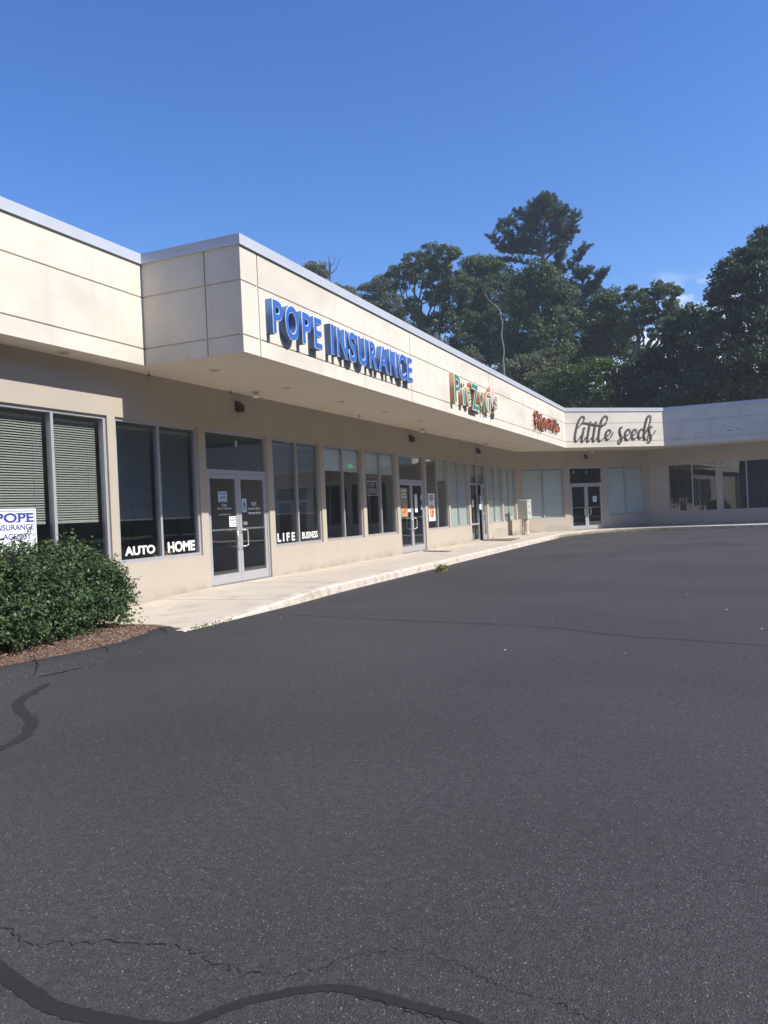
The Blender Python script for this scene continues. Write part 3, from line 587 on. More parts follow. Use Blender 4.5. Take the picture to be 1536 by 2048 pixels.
# pizzeria: hanging neon sign, NOW OPEN sign, posters
IN=-.12
nc=MAIN.hit(699.5,938,IN); NE=mat('neon_green',(.05,.6,.2),.5,emit=(.05,1,.30,.45)); NW=mat('neon_white',(.7,.7,.6),.5,emit=(1,.9,.7,.4))
t=thing('neon_sign','round dark neon sign with green PIZZA letters hanging behind the glass','sign',MAIN(nc[0],IN,nc[1]))
q=MB(); q.lathe((0,0,0),[(.001,-.015),(.175,-.015),(.175,.015),(.001,.015)],32); q.v=[MAIN(nc[0]+v[0],IN+v[2],nc[1]+v[1]*1.0) for v in q.v]; q.build('backing',BLACK,t)
place_text('neon_letters','PIZZA',MAIN,(nc[0]-.12,nc[0]+.12,nc[1]+.02,nc[1]+.11),IN+.018,IN+.024,NE,t)
q=MB(); q.tube([MAIN(nc[0]+x,IN+.02,nc[1]+z) for x,z in ((-.07,-.09),(-.02,-.065),(.02,-.08),(.07,-.05))],.006); q.build('neon_slice',NW,t)
for sx in (-1,1): q=MB(); q.tube([MAIN(nc[0]+sx*.07,IN,nc[1]+.15),MAIN(nc[0]+sx*.2,IN,ZWT-.06)],.004,6); q.build('chain',BLACK,t)
t,bx=dsheet('window_sign','white framed dark red NOW OPEN sign in the window left of the pizzeria door','sign',(734.2,961.5),(756.5,991.5),PAPER,d=IN)
s0,s1,z0,z1=bx; W=s1-s0; H=z1-z0; q=MB(); q.box((s0+W*.03,IN+.003,z0+H*.06),(s0+W*.82,IN+.006,z0+H*.93),0,MAIN); q.build('panel',DARKRED,t)
place_text('print','NOW',MAIN,(s0+W*.2,s0+W*.66,z0+H*.58,z0+H*.82),IN+.0065,IN+.008,PAPER,t,offset=.02); place_text('print','OPEN',MAIN,(s0+W*.1,s0+W*.76,z0+H*.16,z0+H*.5),IN+.0065,IN+.008,PAPER,t,offset=.03)
t,bx=dsheet('window_sign','dark narrow sign above the NOW OPEN sign','sign',(733,949.5),(752.5,960),BLACK,d=IN); lines(t,bx,[(.66,.3,.8)],ALU,MAIN,IN,[None])
s0,s1,z0,z1=bx; q=MB(); q.box((s0+.02,IN+.003,z0+.01),(s1-.02,IN+.005,z0+.05),0,MAIN); q.build('stripe',RED,t)
def pizza(t,fr,cs,cz,rx,rz,d,seed):
    rg=random.Random(seed); q=MB(); n=24
    def disc(cs,cz,rx,rz,d0,d1,mi):
        vs=[fr(cs+rx*math.cos(2*math.pi*i/n),d0,cz+rz*math.sin(2*math.pi*i/n)) for i in range(n)]+[fr(cs+rx*math.cos(2*math.pi*i/n),d1,cz+rz*math.sin(2*math.pi*i/n)) for i in range(n)]
        q.add(vs,[tuple(range(n))[::-1],tuple(range(n,2*n))]+[(i,(i+1)%n,(i+1)%n+n,i+n) for i in range(n)],mi)
    disc(cs,cz,rx,rz,d,d+.002,0); disc(cs,cz,rx*.86,rz*.88,d+.002,d+.0035,1)
    for i in range(14): a=rg.random()*6.28; r=math.sqrt(rg.random())*.75; disc(cs+rx*r*math.cos(a)*.86,cz+rz*r*math.sin(a)*.86,rx*.13,rz*.13,d+.0035,d+.0045+.0001*i,2 if i%3 else 3)
    return q.build('pizza_picture',[CRUST,SAUCE,RED,CHEESE],t)
CRUST=mat('print_crust',(.55,.35,.16),.7); SAUCE=mat('print_sauce',(.62,.24,.10),.7,var=.3,vscale=30); CHEESE=mat('print_cheese',(.85,.70,.45),.7); CREAM=mat('poster_olive',(.30,.28,.16),.7)
t,bx=dsheet('poster','tall olive poster with a large pizza picture on the left leaf of the pizzeria door','poster',(801.3,975.5),(815,1034),CREAM)
s0,s1,z0,z1=bx; lines(t,bx,[(.9,.05,.7),(.78,.05,.6),(.68,.05,.7)],PAPER,MAIN,LD,[None]*3); pizza(t,MAIN,(s0+s1)/2,z0+(z1-z0)*.27,(s1-s0)*.46,(z1-z0)*.24,LD+.004,3)
t,bx=dsheet('paper_notice','small white notice at the meeting edge of the left pizzeria door leaf','notice',(815.5,1017.5),(821,1024),PAPER)
t,bx=dsheet('paper_notice','long white strip notice on the right leaf of the pizzeria door','notice',(829.5,988.5),(834.5,1024.5),PAPER); lines(t,bx,[(.9,.06,.4)],INK,MAIN,LD,[None])
t,bx=dsheet('paper_notice','pale blue sheet near the outer edge of the right pizzeria door leaf','notice',(841,989.5),(845.5,1000.5),PAPERB)
t,bx=dsheet('paper_notice','pale sheet low on the right pizzeria door leaf','notice',(841.5,1010),(846,1018.5),PAPERB)
GD2=-.0765
t,bx=dsheet('poster','tall white pizza poster with a red oval in the window right of the pizzeria door','poster',(856.8,987),(869.8,1042),PAPER,d=GD2)
s0,s1,z0,z1=bx; W=s1-s0; lines(t,bx,[(.91,.055,.6),(.82,.055,.75),(.74,.045,.35)],INKB,MAIN,GD2,[None]*3); pizza(t,MAIN,(s0+s1)/2,z0+(z1-z0)*.35,W*.36,(z1-z0)*.25,GD2+.004,5)
# papers at the fitness club entrance and daycare entrance
t,bx=dsheet('paper_notice','white strip notice on the fixed side pane of the third entrance','notice',(944,999),(947.5,1014),PAPER,d=GD2)
t,bx=dsheet('paper_notice','tall pale notice high on the ajar door leaf','notice',(959.5,991.5),(963,1006),PAPERB,d=.06)
t,bx=dsheet('paper_notice','white notice beside the handle of the ajar door leaf','notice',(959,1008.5),(962.8,1019),PAPER,d=.07)
t,bx=dsheet('paper_notice','white letter sized notice on the right leaf of the daycare door','notice',(1185.5,992),(1193,1003.5),PAPER,fr=WB); lines(t,bx,[(.8,.08,.6),(.55,.06,.7),(.35,.06,.6)],INK,WB,LD,[None]*3)
# odds and ends on the sill behind the glass
for (u0_,v0_,u1_,v1_,lab) in ((309,1110,316,1116,'tiny yellow card box on the sill under the word AUTO'),(330,1104,344,1113,'yellow card box on the sill under the word HOME')):
    s0,z1=MAIN.hit(u0_,v0_,-.18); s1,z0=MAIN.hit(u1_,v1_,-.18); t=thing('card_box',lab,'box',MAIN(s0,-.18,ZWB)); q=MB(); q.box((s0,-.17,ZWB+.001),(s1,-.25,max(z1,ZWB+.06)),0,MAIN); q.build('carton',YEL,t); q=MB(); q.box((s1-.03,-.166,ZWB+.005),(s1-.005,-.1695,max(z1,ZWB+.06)-.01),0,MAIN); q.build('sticker',PAPER,t)

# ------------------------------------------------------------------ fittings under the soffit
names=['beside the step in the roof','over the first window','between the first and second shops','near the first shop end','left of the pizzeria sign','before the pizzeria door','over the pizzeria door','past the pizzeria','before the third entrance','over the third entrance','past the third entrance','near the inner corner']
lm=None
for i,y in enumerate([8.25,10.55,12.80,15.08,17.4,19.7,22.0,24.3,26.6,28.9,31.2]):
    x=-8.26 if i==0 else -7.43
    t=thing('recessed_light','flush round recessed light in the soffit '+names[i],'light',(x,y,ZBOT),'recessed soffit lights')
    q=MB(); q.lathe((x,y,ZBOT+.002),[(.11,0),(.11,-.008),(.085,-.012),(.08,-.004)],20); q.build('trim_ring',SOFFIT,t)
    q=MB(); q.lathe((x,y,ZBOT+.002),[(.078,-.0045),(.078,-.006),(.001,-.007)],20); q.build('lens',CEIL,t)
sk_pos=[(298,744),(461,779),(718,829),(849,862),(917,877),(973,889.5),(1019,899)]
sn=['by the step in the roof','before the first door','before the pizzeria windows','after the pizzeria door','above the shaded windows','before the third entrance','by the inner corner']
for (u,v),nm in zip(sk_pos,sn):
    p=onz(u,v,ZBOT); x=max(p.x,XW+.12); y=p.y*x/p.x
    t=thing('sprinkler_head','small dark fire sprinkler head hanging from the soffit '+nm,'sprinkler',(x,y,ZBOT),'sprinkler heads')
    q=MB(); q.lathe((x,y,ZBOT),[(.035,0),(.032,-.008),(.012,-.012),(.012,-.03)],12); q.build('escutcheon',SOFFIT,t)
    q=MB(); q.lathe((x,y,ZBOT),[(.010,-.03),(.014,-.045),(.006,-.06),(.028,-.066),(.028,-.069),(.001,-.07)],12); q.build('nozzle',BROWN,t)
DN=['first door','pizzeria door','third entrance']
for (fr,s,nm) in ((MAIN,12.70+S0,DN[0]),(MAIN,21.55+S0,DN[1]),(MAIN,28.2+S0,DN[2]),(WB,(.503)*lb,'daycare door')):
    t=thing('wall_sconce','dark bronze wall fitting high above the '+nm,'light',fr(s,0,3.3),'bronze fittings above the doors')
    q=MB(); q.box((s-.06,.0,3.36),(s+.06,.02,3.56),0,fr); q.build('backplate',BROWN,t,bevel=.004)
    q=MB(); pts=[fr(s,.02,3.52),fr(s,.07,3.53),fr(s,.10,3.50)]; q.tube(pts,.015,8); q.build('arm',BROWN,t)
    q=MB(); c_=fr(s,.10,3.36); q.lathe(c_,[(.03,.14),(.06,.12),(.065,0),(.05,-.02),(.001,-.02)],16); q.build('shade',BROWN,t,smooth=True)
    t=thing('dome_light','small white dome light on the soffit in front of the '+nm,'light',fr(s+.12,.42,ZBOT),'white dome lights above the doors')
    q=MB(); c_=fr(s+.12,.36,ZBOT); q.lathe(c_,[(.10,0),(.10,-.012),(.03,-.02),(.03,-.05)],16); q.build('bracket',SOFFIT,t)
    q=MB(); q.lathe(c_,[(.03,-.05),(.075,-.06),(.08,-.085),(.05,-.11),(.001,-.115)],16); q.build('globe',VINYL,t,smooth=True)

# ------------------------------------------------------------------ pedestal box, mats, free-standing sign
t=thing('utility_pedestal','grey metal utility box on a thick round post by the inner corner','utility box',(-7.85,32.4,ZWALK))
q=MB(); q.box((-8.03,32.2,.80),(-7.62,32.92,1.545)); q.build('cabinet',GALV,t,bevel=.01)
q=MB(); q.add([(-8.05,32.17,1.546),(-7.60,32.17,1.546),(-7.60,32.94,1.546),(-8.05,32.94,1.546),(-8.05,32.17,1.575),(-7.62,32.17,1.575),(-7.62,32.94,1.60),(-8.05,32.94,1.60)],[(0,3,2,1),(4,5,6,7),(0,1,5,4),(1,2,6,5),(2,3,7,6),(3,0,4,7)]); q.build('lid',GALV,t)
for k in range(5): q=MB(); q.box((-7.619,32.30+.1*(k%2),.9+.13*k),(-7.612,32.55+.12*(k%3),.93+.13*k)); q.build('label',INKB if k%2 else PAPERB,t)
q=MB(); q.lathe((-7.76,32.45,ZWALK),[(.17,0),(.17,.04),(.13,.06),(.115,.12),(.105,.45),(.12,.66)],16); q.build('post',CONC,t,smooth=True)
q=MB(); q.tube([(-7.95,32.6,ZWALK),(-7.95,32.6,.82)],.028); q.build('conduit',GALV,t)
def floormat(pts,label):
    q=MB(); q.prism(pts,ZWALK+.001,ZWALK+.016); return tag(q.build('door_mat',MATM),label,'mat')
floormat([(-8.30,27.85),(-7.06,27.15),(-7.18,28.95),(-8.40,29.3)],'brown doormat lying askew outside the third entrance')
floormat([(-8.30,21.75),(-7.35,21.12),(-7.30,21.45),(-8.30,22.1)],'thin brown doormat outside the pizzeria door')
t=thing('standing_sign','white board sign on posts with navy POPE INSURANCE AGENCY lettering above the shrub','sign',(-7.62,6.7,0))
SX=Frame((-7.62,-8),(-7.62,30)); a=SX.hit(70,1017,0); s1=a[0]; s0=s1-.84; z1=a[1]; z0=z1-.62
q=MB(); q.box((s0,-.012,z0),(s1,.012,z1),0,SX); q.build('board',PAPER,t,bevel=.003)
q=MB(); 
for b_ in ((s0+.02,s1-.02,z1-.03,z1-.022),(s0+.02,s1-.02,z0+.022,z0+.03),(s0+.02,s0+.028,z0+.03,z1-.03),(s1-.028,s1-.02,z0+.03,z1-.03)): q.box((b_[0],.012,b_[2]),(b_[1],.0145,b_[3]),0,SX)
q.build('border',ALUD,t)
NAVY=mat('letter_navy',(.04,.06,.30),.6)
def serif_word(txt,x0,x1,za,zb,m,off):
    o=place_text('lettering',txt,SX,(x0,x1,za,zb),.012,.016,m,t,offset=off)
serif_word('POPE',s1-.575,s1-.045,z1-.155,z1-.052,NAVY,.02); serif_word('INSURANCE',s1-.59,s1-.045,z1-.247,z1-.182,NAVY,.0); serif_word('AGENCY',s1-.48,s1-.09,z1-.352,z1-.288,NAVY,.0)
q=MB()     # slab serifs under the stems of POPE
for x in (.0,.285,.415):
    for zz in (z1-.155,z1-.060): q.box((s1-.585+x,.0125,zz),(s1-.585+x+.05,.0165,zz+.008),0,SX)
q.build('lettering',NAVY,t)
for s in (s0+.1,s1-.1): q=MB(); q.box((s-.02,-.035,.0),(s+.02,-.013,z1-.05),0,SX); q.build('post',GALV,t)

# ------------------------------------------------------------------ ground, walk, kerbs
def struct(o): o['kind']='structure'; return o
q=MB(); nx=14
q.add([(-600,-600,0),(600,-600,0),(600,600,0),(-600,600,0)],[(0,1,2,3)]); struct(q.build('ground',GRASS))
q=MB(); q.add([(-8.4,-30,.004),(29,-30,.004),(29,150,.004),(11.5,150,.004),(11.5,60,.004),(-8.4,60,.004)],[(0,1,2,3,4,5)]); struct(q.build('car_park',ASPH))
KL=[(-6.08,7.8),(-6.09,9.2),(-6.1,10.6),(-6.18,12.2),(-6.2,14.9),(-6.22,16.7),(-6.26,20.7),(-6.29,24),(-6.31,26.8),(-6.31,31.0),(-6.2,33.4),(-5.75,34.9),(-5.05,35.8),(-4.2,36.2),(-3.0,36.32),(-1.7,36.24),(1.36,35.75),(6,35.1),(11,34.5)]
kl=[Vector((p.x,p.y)) for p in catmull([(*p,0) for p in KL],4)]
def zw(y): t=min(max((y-8.1)/3.4,0),1); t=t*t*(3-2*t); return .012+(ZWALK-.012)*t
inn=offset_line([tuple(p) for p in kl],-.17)
q=MB(); n=len(kl); vs=[]; fs=[]
rg=random.Random(3)
for i,(a,b) in enumerate(zip(kl,inn)):
    z=zw(a.y); c=rg.uniform(0,.02) if rg.random()<.4 else 0
    vs+= [(a.x+.012,a.y,-.02),(a.x-c*.3,a.y,max(z-.02-c,.0)),(a.x-.025-c,a.y,z+.003),(b.x,b.y,z+.003),(b.x,b.y,-.02)]
for i in range(n-1):
    for j in range(4): fs.append((i*5+j,(i+1)*5+j,(i+1)*5+j+1,i*5+j+1))
q.add(vs,fs); struct(q.build('kerb',KERB))
# concrete slabs with real joints between wall and kerb
q=MB(); joint=.007
inn=[Vector(p) for p in inn]
def wx(p): # matching point on the wall line
    if p.y<33 and p.x<-6: return Vector((XW-.02,p.y))
    d=None
    for A_,B_ in ((Vector(W1),Vector(W2)),(Vector(W2),Vector(W3))):
        tt=(B_-A_).normalized(); s=(p-A_).dot(tt); s=min(max(s,0),(B_-A_).length); h=A_+tt*s
        if d is None or (h-p).length<(d-p).length: d=h
    return d
cum=0; start=0; segs=[]; 
m_=len(inn)
fine=[]; 
for i in range(m_-1):
    k=max(1,int((inn[i+1]-inn[i]).length/.3))
    for j in range(k): fine.append(inn[i].lerp(inn[i+1],j/k))
fine.append(inn[-1])
acc=0; strip=[fine[0]]
def flush(st):
    if len(st)<2: return
    a=[p.copy() for p in st]; t0=(a[1]-a[0]).normalized(); t1=(a[-1]-a[-2]).normalized(); a[0]=a[0]+t0*joint; a[-1]=a[-1]-t1*joint
    w_=[wx(p) for p in a]; 
    vs=[]; 
    for p,r_ in zip(a,w_):
        z=zw(p.y); vs+=[(p.x,p.y,z),(r_.x,r_.y,z),(p.x,p.y,z-.12),(r_.x,r_.y,z-.12)]
    fs=[(i*4,(i+1)*4,(i+1)*4+1,i*4+1) for i in range(len(a)-1)]+[(i*4,i*4+2,(i+1)*4+2,(i+1)*4) for i in range(len(a)-1)]
    fs+=[(0,1,3,2),((len(a)-1)*4,(len(a)-1)*4+2,(len(a)-1)*4+3,(len(a)-1)*4+1)]
    q.add(vs,fs)
for p in fine[1:]:
    acc+=(p-strip[-1]).length; strip.append(p)
    if acc>2.2: flush(strip); strip=[p]; acc=0
flush(strip)
struct(q.build('pavement',CONC))
# sub-base seen in the joints
q=MB(); st=fine; vs=[]; 
for p in st: r_=wx(p); z=max(zw(p.y)-.03,.006); vs+=[(p.x-.01,p.y,z),(r_.x,r_.y,z)]
q.add(vs,[(i*2,(i+1)*2,(i+1)*2+1,i*2+1) for i in range(len(st)-1)]); struct(q.build('pavement_base',TAR))
# planting bed and its coated asphalt kerb
bed=[(XW-.02,-8),(XW-.02,7.95),(-7.1,7.95),(-6.3,7.78),(-6.1,7.0),(-6.02,6.3),(-6.12,5.6),(-6.4,4.6),(-6.6,2),(-6.6,-8)]
bm_=bmesh.new(); nx_,ny_=26,120; grid={}
def inbed(x,y):
    xr=np.interp(y,[-8,2,4.6,5.6,6.3,7.0,7.95],[-6.5,-6.5,-6.3,-6.02,-5.92,-6.0,-6.2]); return x<=xr
for j in range(ny_+1):
    y=1+6.97*j/ny_; xr=float(np.interp(y,[-8,2,4.6,5.6,6.3,7.0,7.95],[-6.5,-6.5,-6.3,-6.02,-5.92,-6.0,-6.25]))
    for i in range(nx_+1):
        x=XW-.02+(xr-XW+.02)*i/nx_; e_=min(1,(1-i/nx_)*6); f_=min(1,(ny_-j)/14)
        grid[i,j]=bm_.verts.new((x,y,.02+.10*e_*(.35+.65*f_)+random.uniform(-.012,.012)))
for j in range(ny_):
    for i in range(nx_): bm_.faces.new((grid[i,j],grid[i+1,j],grid[i+1,j+1],grid[i,j+1]))
me=bpy.data.meshes.new('planting_bed'); bm_.to_mesh(me); bm_.free(); me.polygons.foreach_set('use_smooth',[True]*len(me.polygons)); struct(newobj('planting_bed',me,MULCH))
outer=[(-6.1,-8),(-6.1,2),(-5.95,4.0),(-5.75,4.9),(-5.58,5.9),(-5.57,6.6),(-5.72,7.15),(-6.02,7.62),(-6.2,7.80)]
innr=[(-6.6,-8),(-6.6,2),(-6.45,4.2),(-6.25,5.1),(-6.08,5.9),(-6.02,6.5),(-6.12,7.05),(-6.28,7.45),(-6.4,7.70)]
oc=catmull([(*p,0) for p in outer],5); ic=catmull([(*p,0) for p in innr],5)
q=MB(); vs=[]; fs=[]; K=8
for i,(a,b) in enumerate(zip(oc,ic)):
    hh=.10 if i<len(oc)-6 else .10*(.75+.25*(len(oc)-1-i)/6)
    for j in range(K+1):
        t_=j/K; z=.002+hh*math.sin(math.pi*min(t_*1.25,.55) )*1.0 if t_<.44 else .002+hh*(1-.25*max(0,(t_-.44)/.56)**2)
        p=a.lerp(b,t_); vs.append((p.x+rg.uniform(-.006,.006),p.y,z+rg.uniform(-.003,.003)))
for i in range(len(oc)-1):
    for j in range(K): k=i*(K+1)+j; fs.append((k,k+K+1,k+K+2,k+1))
e0=(len(oc)-1)*(K+1); fs.append(tuple(e0+j for j in range(K+1)))
q.add(vs,fs); struct(q.build('planting_kerb',ASPH2,smooth=True))
def ribbon(name,pts,wd,m,z,label=None,jag=.25,k=8,taper=True):
    P=catmull([(*p[:2],0) for p in pts],k); n=len(P); q=MB(); vs=[]
    for i,p in enumerate(P):
        t=(P[min(i+1,n-1)]-P[max(i-1,0)]).normalized(); nn=Vector((-t.y,t.x,0)); e_=min(1,min(i,n-1-i)/4+.15) if taper else 1; w1=wd*e_*(1+rg.uniform(-jag,jag))/2; w2=wd*e_*(1+rg.uniform(-jag,jag))/2
        o_=nn*rg.uniform(-jag,jag)*wd*.25
        if m is CRACKM and wd<.006: o_=nn*(rg.uniform(-.009,.009)+.012*math.sin(i*.9)*math.sin(i*.37))
        zz=z(p) if callable(z) else z
        vs+=[tuple(p+nn*w1+o_)[:2]+(zz,),tuple(p-nn*w2+o_)[:2]+(zz,)]
    q.add(vs,[(i*2,i*2+1,i*2+3,i*2+2) for i in range(n-1) if not (m is CRACKM and wd<.006 and rg.random()<.13)]); o=q.build(name,m); struct(o); return o
def gp(*pts): return [tuple(onz(u,v,0.004))[:2] for u,v in pts]
ribbon('tar_seam',gp((100,1366),(78,1378),(40,1402),(38,1420),(62,1437),(60,1455),(45,1475),(10,1493),(-60,1520)),.085,TAR,.0056,jag=.25)
ribbon('tar_seam',gp((-60,1890),(0,1943),(60,1985),(110,2016),(180,2034),(300,2056),(420,2062)),.055,TAR,.0056,jag=.12)
ribbon('tar_seam',gp((330,2064),(400,2040),(460,2015),(530,1995),(610,1980),(690,1978),(760,1995),(850,2018),(930,2040),(985,2066)),.036,TAR,.0059,jag=.2)
ribbon('crack',gp((540,1226),(700,1236),(880,1244),(1080,1254),(1250,1272),(1400,1282),(1600,1297)),.032,TAR,.0056,jag=.35)
ribbon('crack',gp((1205,1118),(1240,1105),(1290,1092),(1340,1088)),.09,TAR,.0056,jag=.4)
ribbon('crack',gp((-40,1848),(20,1860),(60,1889),(120,1886),(220,1886),(340,1892),(400,1912),(460,1938),(540,1952)),.0035,CRACKM,.0064,jag=.8,k=12)
ribbon('crack',gp((540,1952),(620,1943),(690,1918),(780,1900),(850,1904),(920,1932),(1010,1978),(1110,2006),(1190,2046),(1260,2090)),.0022,CRACKM,.0064,jag=.8,k=12)
ribbon('crack',gp((690,1990),(780,2010),(860,2034),(900,2050)),.003,CRACKM,.0067,jag=.8,k=10)
def kz(p): return .108
for pts in (gp((68,1330),(72,1342),(82,1358)),gp((185,1302),(205,1312),(225,1322)),gp((310,1268),(325,1276),(340,1283))):
    pts=[((x,y)) for x,y in pts]; ribbon('crack',pts,.014,CRACKM,kz,jag=.6,k=6)
ribbon('crack',gp((0,1366),(60,1358),(130,1344),(215,1324),(240,1316),(300,1298),(345,1276)),.016,CRACKM,.012,jag=.9,k=10)
ribbon('crumbled_edge',gp((232,1320),(262,1310),(300,1299),(330,1286)),.03,CHIPS,.011,jag=.9,k=8)
# patched plaster areas near the wall foot
PATCH=mat('plaster_patch',(.40,.36,.30),.95,var=.06,vscale=5,bump=.3,bscale=60)
def patch(fr,poly,label):
    q=MB(); n=len(poly); q.add([fr(s,.0025,z) for s,z in poly]+[fr(s,-.01,z) for s,z in poly],[tuple(range(n)),tuple(range(n,2*n))[::-1]]+[(i,(i+1)%n,(i+1)%n+n,i+n) for i in range(n)]); o=q.build('plaster_patch',PATCH,bld); return o
def blob(s0,s1,z0,z1,seed,n=22):
    g_=random.Random(seed); out=[]
    for i in range(n): a=2*math.pi*i/n; r_=1+g_.uniform(-.30,.20); out.append(((s0+s1)/2+(s1-s0)/2*r_*math.copysign(abs(math.cos(a))**.8,math.cos(a)),max(z0,(z0+z1)/2+(z1-z0)/2*r_*math.copysign(abs(math.sin(a))**.8,math.sin(a)))))
    return out
patch(MAIN,blob(29.9+S0,32.9+S0,.15,.50,4),''); patch(WB,blob(1.30,2.55,.15,.44,6),'')
patch(WB,blob(5.0,6.6,.15,.42,8),'')
# worn paint on the shaded fascia
FC=Frame(FP[4],FP[5]); CH=mat('chipped_paint',(.16,.15,.14),.95,var=.3,vscale=9); PALE=mat('repaint_patch',(.74,.70,.62),.9,var=.06,vscale=4)
gr=random.Random(11); q=MB()
def chip(s,z,w_,h_,d=.003):
    n=9; P=[(s+w_*math.cos(2*math.pi*i/n)*gr.uniform(.6,1.1),z+h_*math.sin(2*math.pi*i/n)*gr.uniform(.5,1.1)) for i in range(n)]
    q.add([FC(a,d,b) for a,b in P]+[FC(a,-.004,b) for a,b in P],[tuple(range(n)),tuple(range(n,2*n))[::-1]]+[(i,(i+1)%n,(i+1)%n+n,i+n) for i in range(n)])
chip(2.66,4.18,.16,.022); chip(3.02,4.22,.11,.02); chip(2.78,4.50,.03,.02)
for i in range(26): chip(gr.uniform(2.2,5.2),gr.choice([ZG2+.035,ZG2-.03,4.1,4.4])+gr.uniform(-.03,.06),gr.uniform(.01,.045),gr.uniform(.006,.016))
q.build('paint_chips',CH,bld)

# ------------------------------------------------------------------ planting
def ball(n): v=rng.normal(size=(n,3)); return v/np.linalg.norm(v,axis=1)[:,None]
def shrub(cen,rad,n,label,seed,extra=()):
    t=thing('holly_shrub',label,'shrub',(cen[0],cen[1],.08),'holly shrubs in the planting bed'); cen=np.array(cen,float)
    lobes=[(cen,np.array(rad))]+[(np.array(c),np.array(r)) for c,r in extra]; pts=[];nr=[]
    for c,r in lobes:
        k=int(n*(r[0]*r[1]+r[1]*r[2])/ (rad[0]*rad[1]+rad[1]*rad[2])*.55)
        tw=ball(k//26); tw[:,2]=np.where(tw[:,2]<-.75,-tw[:,2],tw[:,2]); dd=rng.uniform(.25,1.0,len(tw))**.5*(1+.10*rng.normal(size=len(tw)))
        tip=c+tw*dd[:,None]*r
        q=np.repeat(tip,26,axis=0); dirn=np.repeat(tw,26,axis=0); along=rng.uniform(0,.30,len(q))
        p=q-(dirn*along[:,None])*.9+rng.normal(size=q.shape)*.035*(.4+along[:,None]*3)
        pts.append(p); nr.append(dirn*.6+np.array([0,0,.5]))
    p=np.vstack(pts); nn=np.vstack(nr); ok=p[:,2]>.09; p=p[ok]; nn=nn[ok]
    leaves('foliage',p,.038,HOLLY,t,nrm=nn,asp=.6,jit=.9)
    # upright tips that break the outline
    m=MB()
    for i in range(60):
        a=rng.uniform(0,6.28); r_=rng.uniform(.1,1); b=Vector((cen[0],cen[1],.1)); e_=Vector((cen[0]+rad[0]*.8*r_*math.cos(a),cen[1]+rad[1]*.8*r_*math.sin(a),.1+(cen[2]+rad[2]*.8*math.sqrt(max(0,1-.7*r_*r_))-.1)))
        m.tube([b+(e_-b)*.02*rng.normal(),b.lerp(e_,.5)+Vector(rng.normal(size=3)*.03),e_],[.012,.008,.003],5)
    m.build('stems',BARK,t)
    return t
shrub((-7.38,7.22,.60),(.64,.68,.63),52000,'rounded holly shrub at the pavement end of the bed beneath the first window',1,extra=[((-7.22,7.78,.50),(.40,.36,.42)),((-7.1,7.2,.35),(.58,.64,.35))])
shrub((-7.12,6.1,.60),(.84,.95,.66),58000,'larger holly shrub beside the white board sign at the left edge',2,extra=[((-6.85,5.6,.42),(.62,.62,.45)),((-6.95,6.4,.32),(.60,.75,.34)),((-6.82,5.9,.34),(.55,.6,.34))])
# small sprout
t=thing('seedling','small green seedling in the mulch between shrub and pavement','plant',(-6.75,7.55,.1)); p=np.array([-6.75,7.55,.19])+rng.normal(size=(90,3))*np.array([.08,.10,.05]); leaves('foliage',p,.05,leaf_mat('leaf_sprout',(.10,.16,.04),(.20,.26,.08)),t)
m=MB(); m.tube([(-6.75,7.55,.09),(-6.74,7.56,.2)],.004,5); m.build('stem',BARK,t)
# mulch chips
pc=np.column_stack([rng.uniform(-7.4,-6.05,5200),rng.uniform(5.2,7.9,5200),np.zeros(5200)]); xr=np.interp(pc[:,1],[2,4.6,5.6,6.3,7.0,7.95],[-6.55,-6.35,-6.10,-6.05,-6.12,-6.35]); pc=pc[pc[:,0]<xr]; pc[:,2]=.115
xr=np.interp(pc[:,1],[2,4.6,5.6,6.3,7.0,7.95],[-6.5,-6.3,-6.02,-5.92,-6.0,-6.25]); e_=np.clip((xr-pc[:,0])/(xr-XW)*6,0,1); f_=np.clip((7.97-pc[:,1])/.81,0,1); pc[:,2]=.03+.10*e_*(.35+.65*f_)
CHM=leaf_mat('mulch_chip',(.07,.035,.022),(.42,.30,.22),0,.9); o=leaves('mulch',pc,.03,CHM,nrm=np.tile([0,0,1.],(len(pc),1)),asp=.4,jit=.5); o['kind']='stuff'
# weeds along the kerb, and one clump
def weeds(pts,n,h,name='weeds',sz=.045):
    P=np.array([(p[0],p[1]) for p in pts]); k=rng.integers(0,len(P)-1,n); f=rng.random(n)[:,None]; b=P[k]*(1-f)+P[k+1]*f
    clump=rng.normal(size=(n,2))*.05; c=np.column_stack([b+clump,np.abs(rng.normal(size=n))*h+.01]); return leaves(name,c,sz,WEED,asp=.35)
kk=[(p.x+.03,p.y) for p in kl]; 
a_=[(p.x+.02,p.y-.02) for p in kl if p.y>30.5 and p.x<-1.2]
o=weeds(a_,2600,.06); o['kind']='stuff'
o=weeds([(-6.06,7.9),(-6.05,8.3),(-6.06,8.8)],130,.022,sz=.035); o['kind']='stuff'
p0=onz(886,1142,.004); t=weeds([(p0.x-.02,p0.y-.12),(p0.x-.01,p0.y+.14)],520,.05,'weed_clump',.065); tag(t,'green weed clump growing at the foot of the kerb opposite the pizzeria windows','weed')
# litter specks on the asphalt
n=150; sp_=np.column_stack([rng.uniform(-5.8,3,n),rng.uniform(7,34,n),np.full(n,.012)]); LIT=leaf_mat('litter',(.35,.30,.22),(.7,.66,.58),0,.8); o=leaves('leaf_litter',sp_,.026,LIT,nrm=np.tile([0,0,1.],(n,1)),asp=.6,jit=.3); o['kind']='stuff'

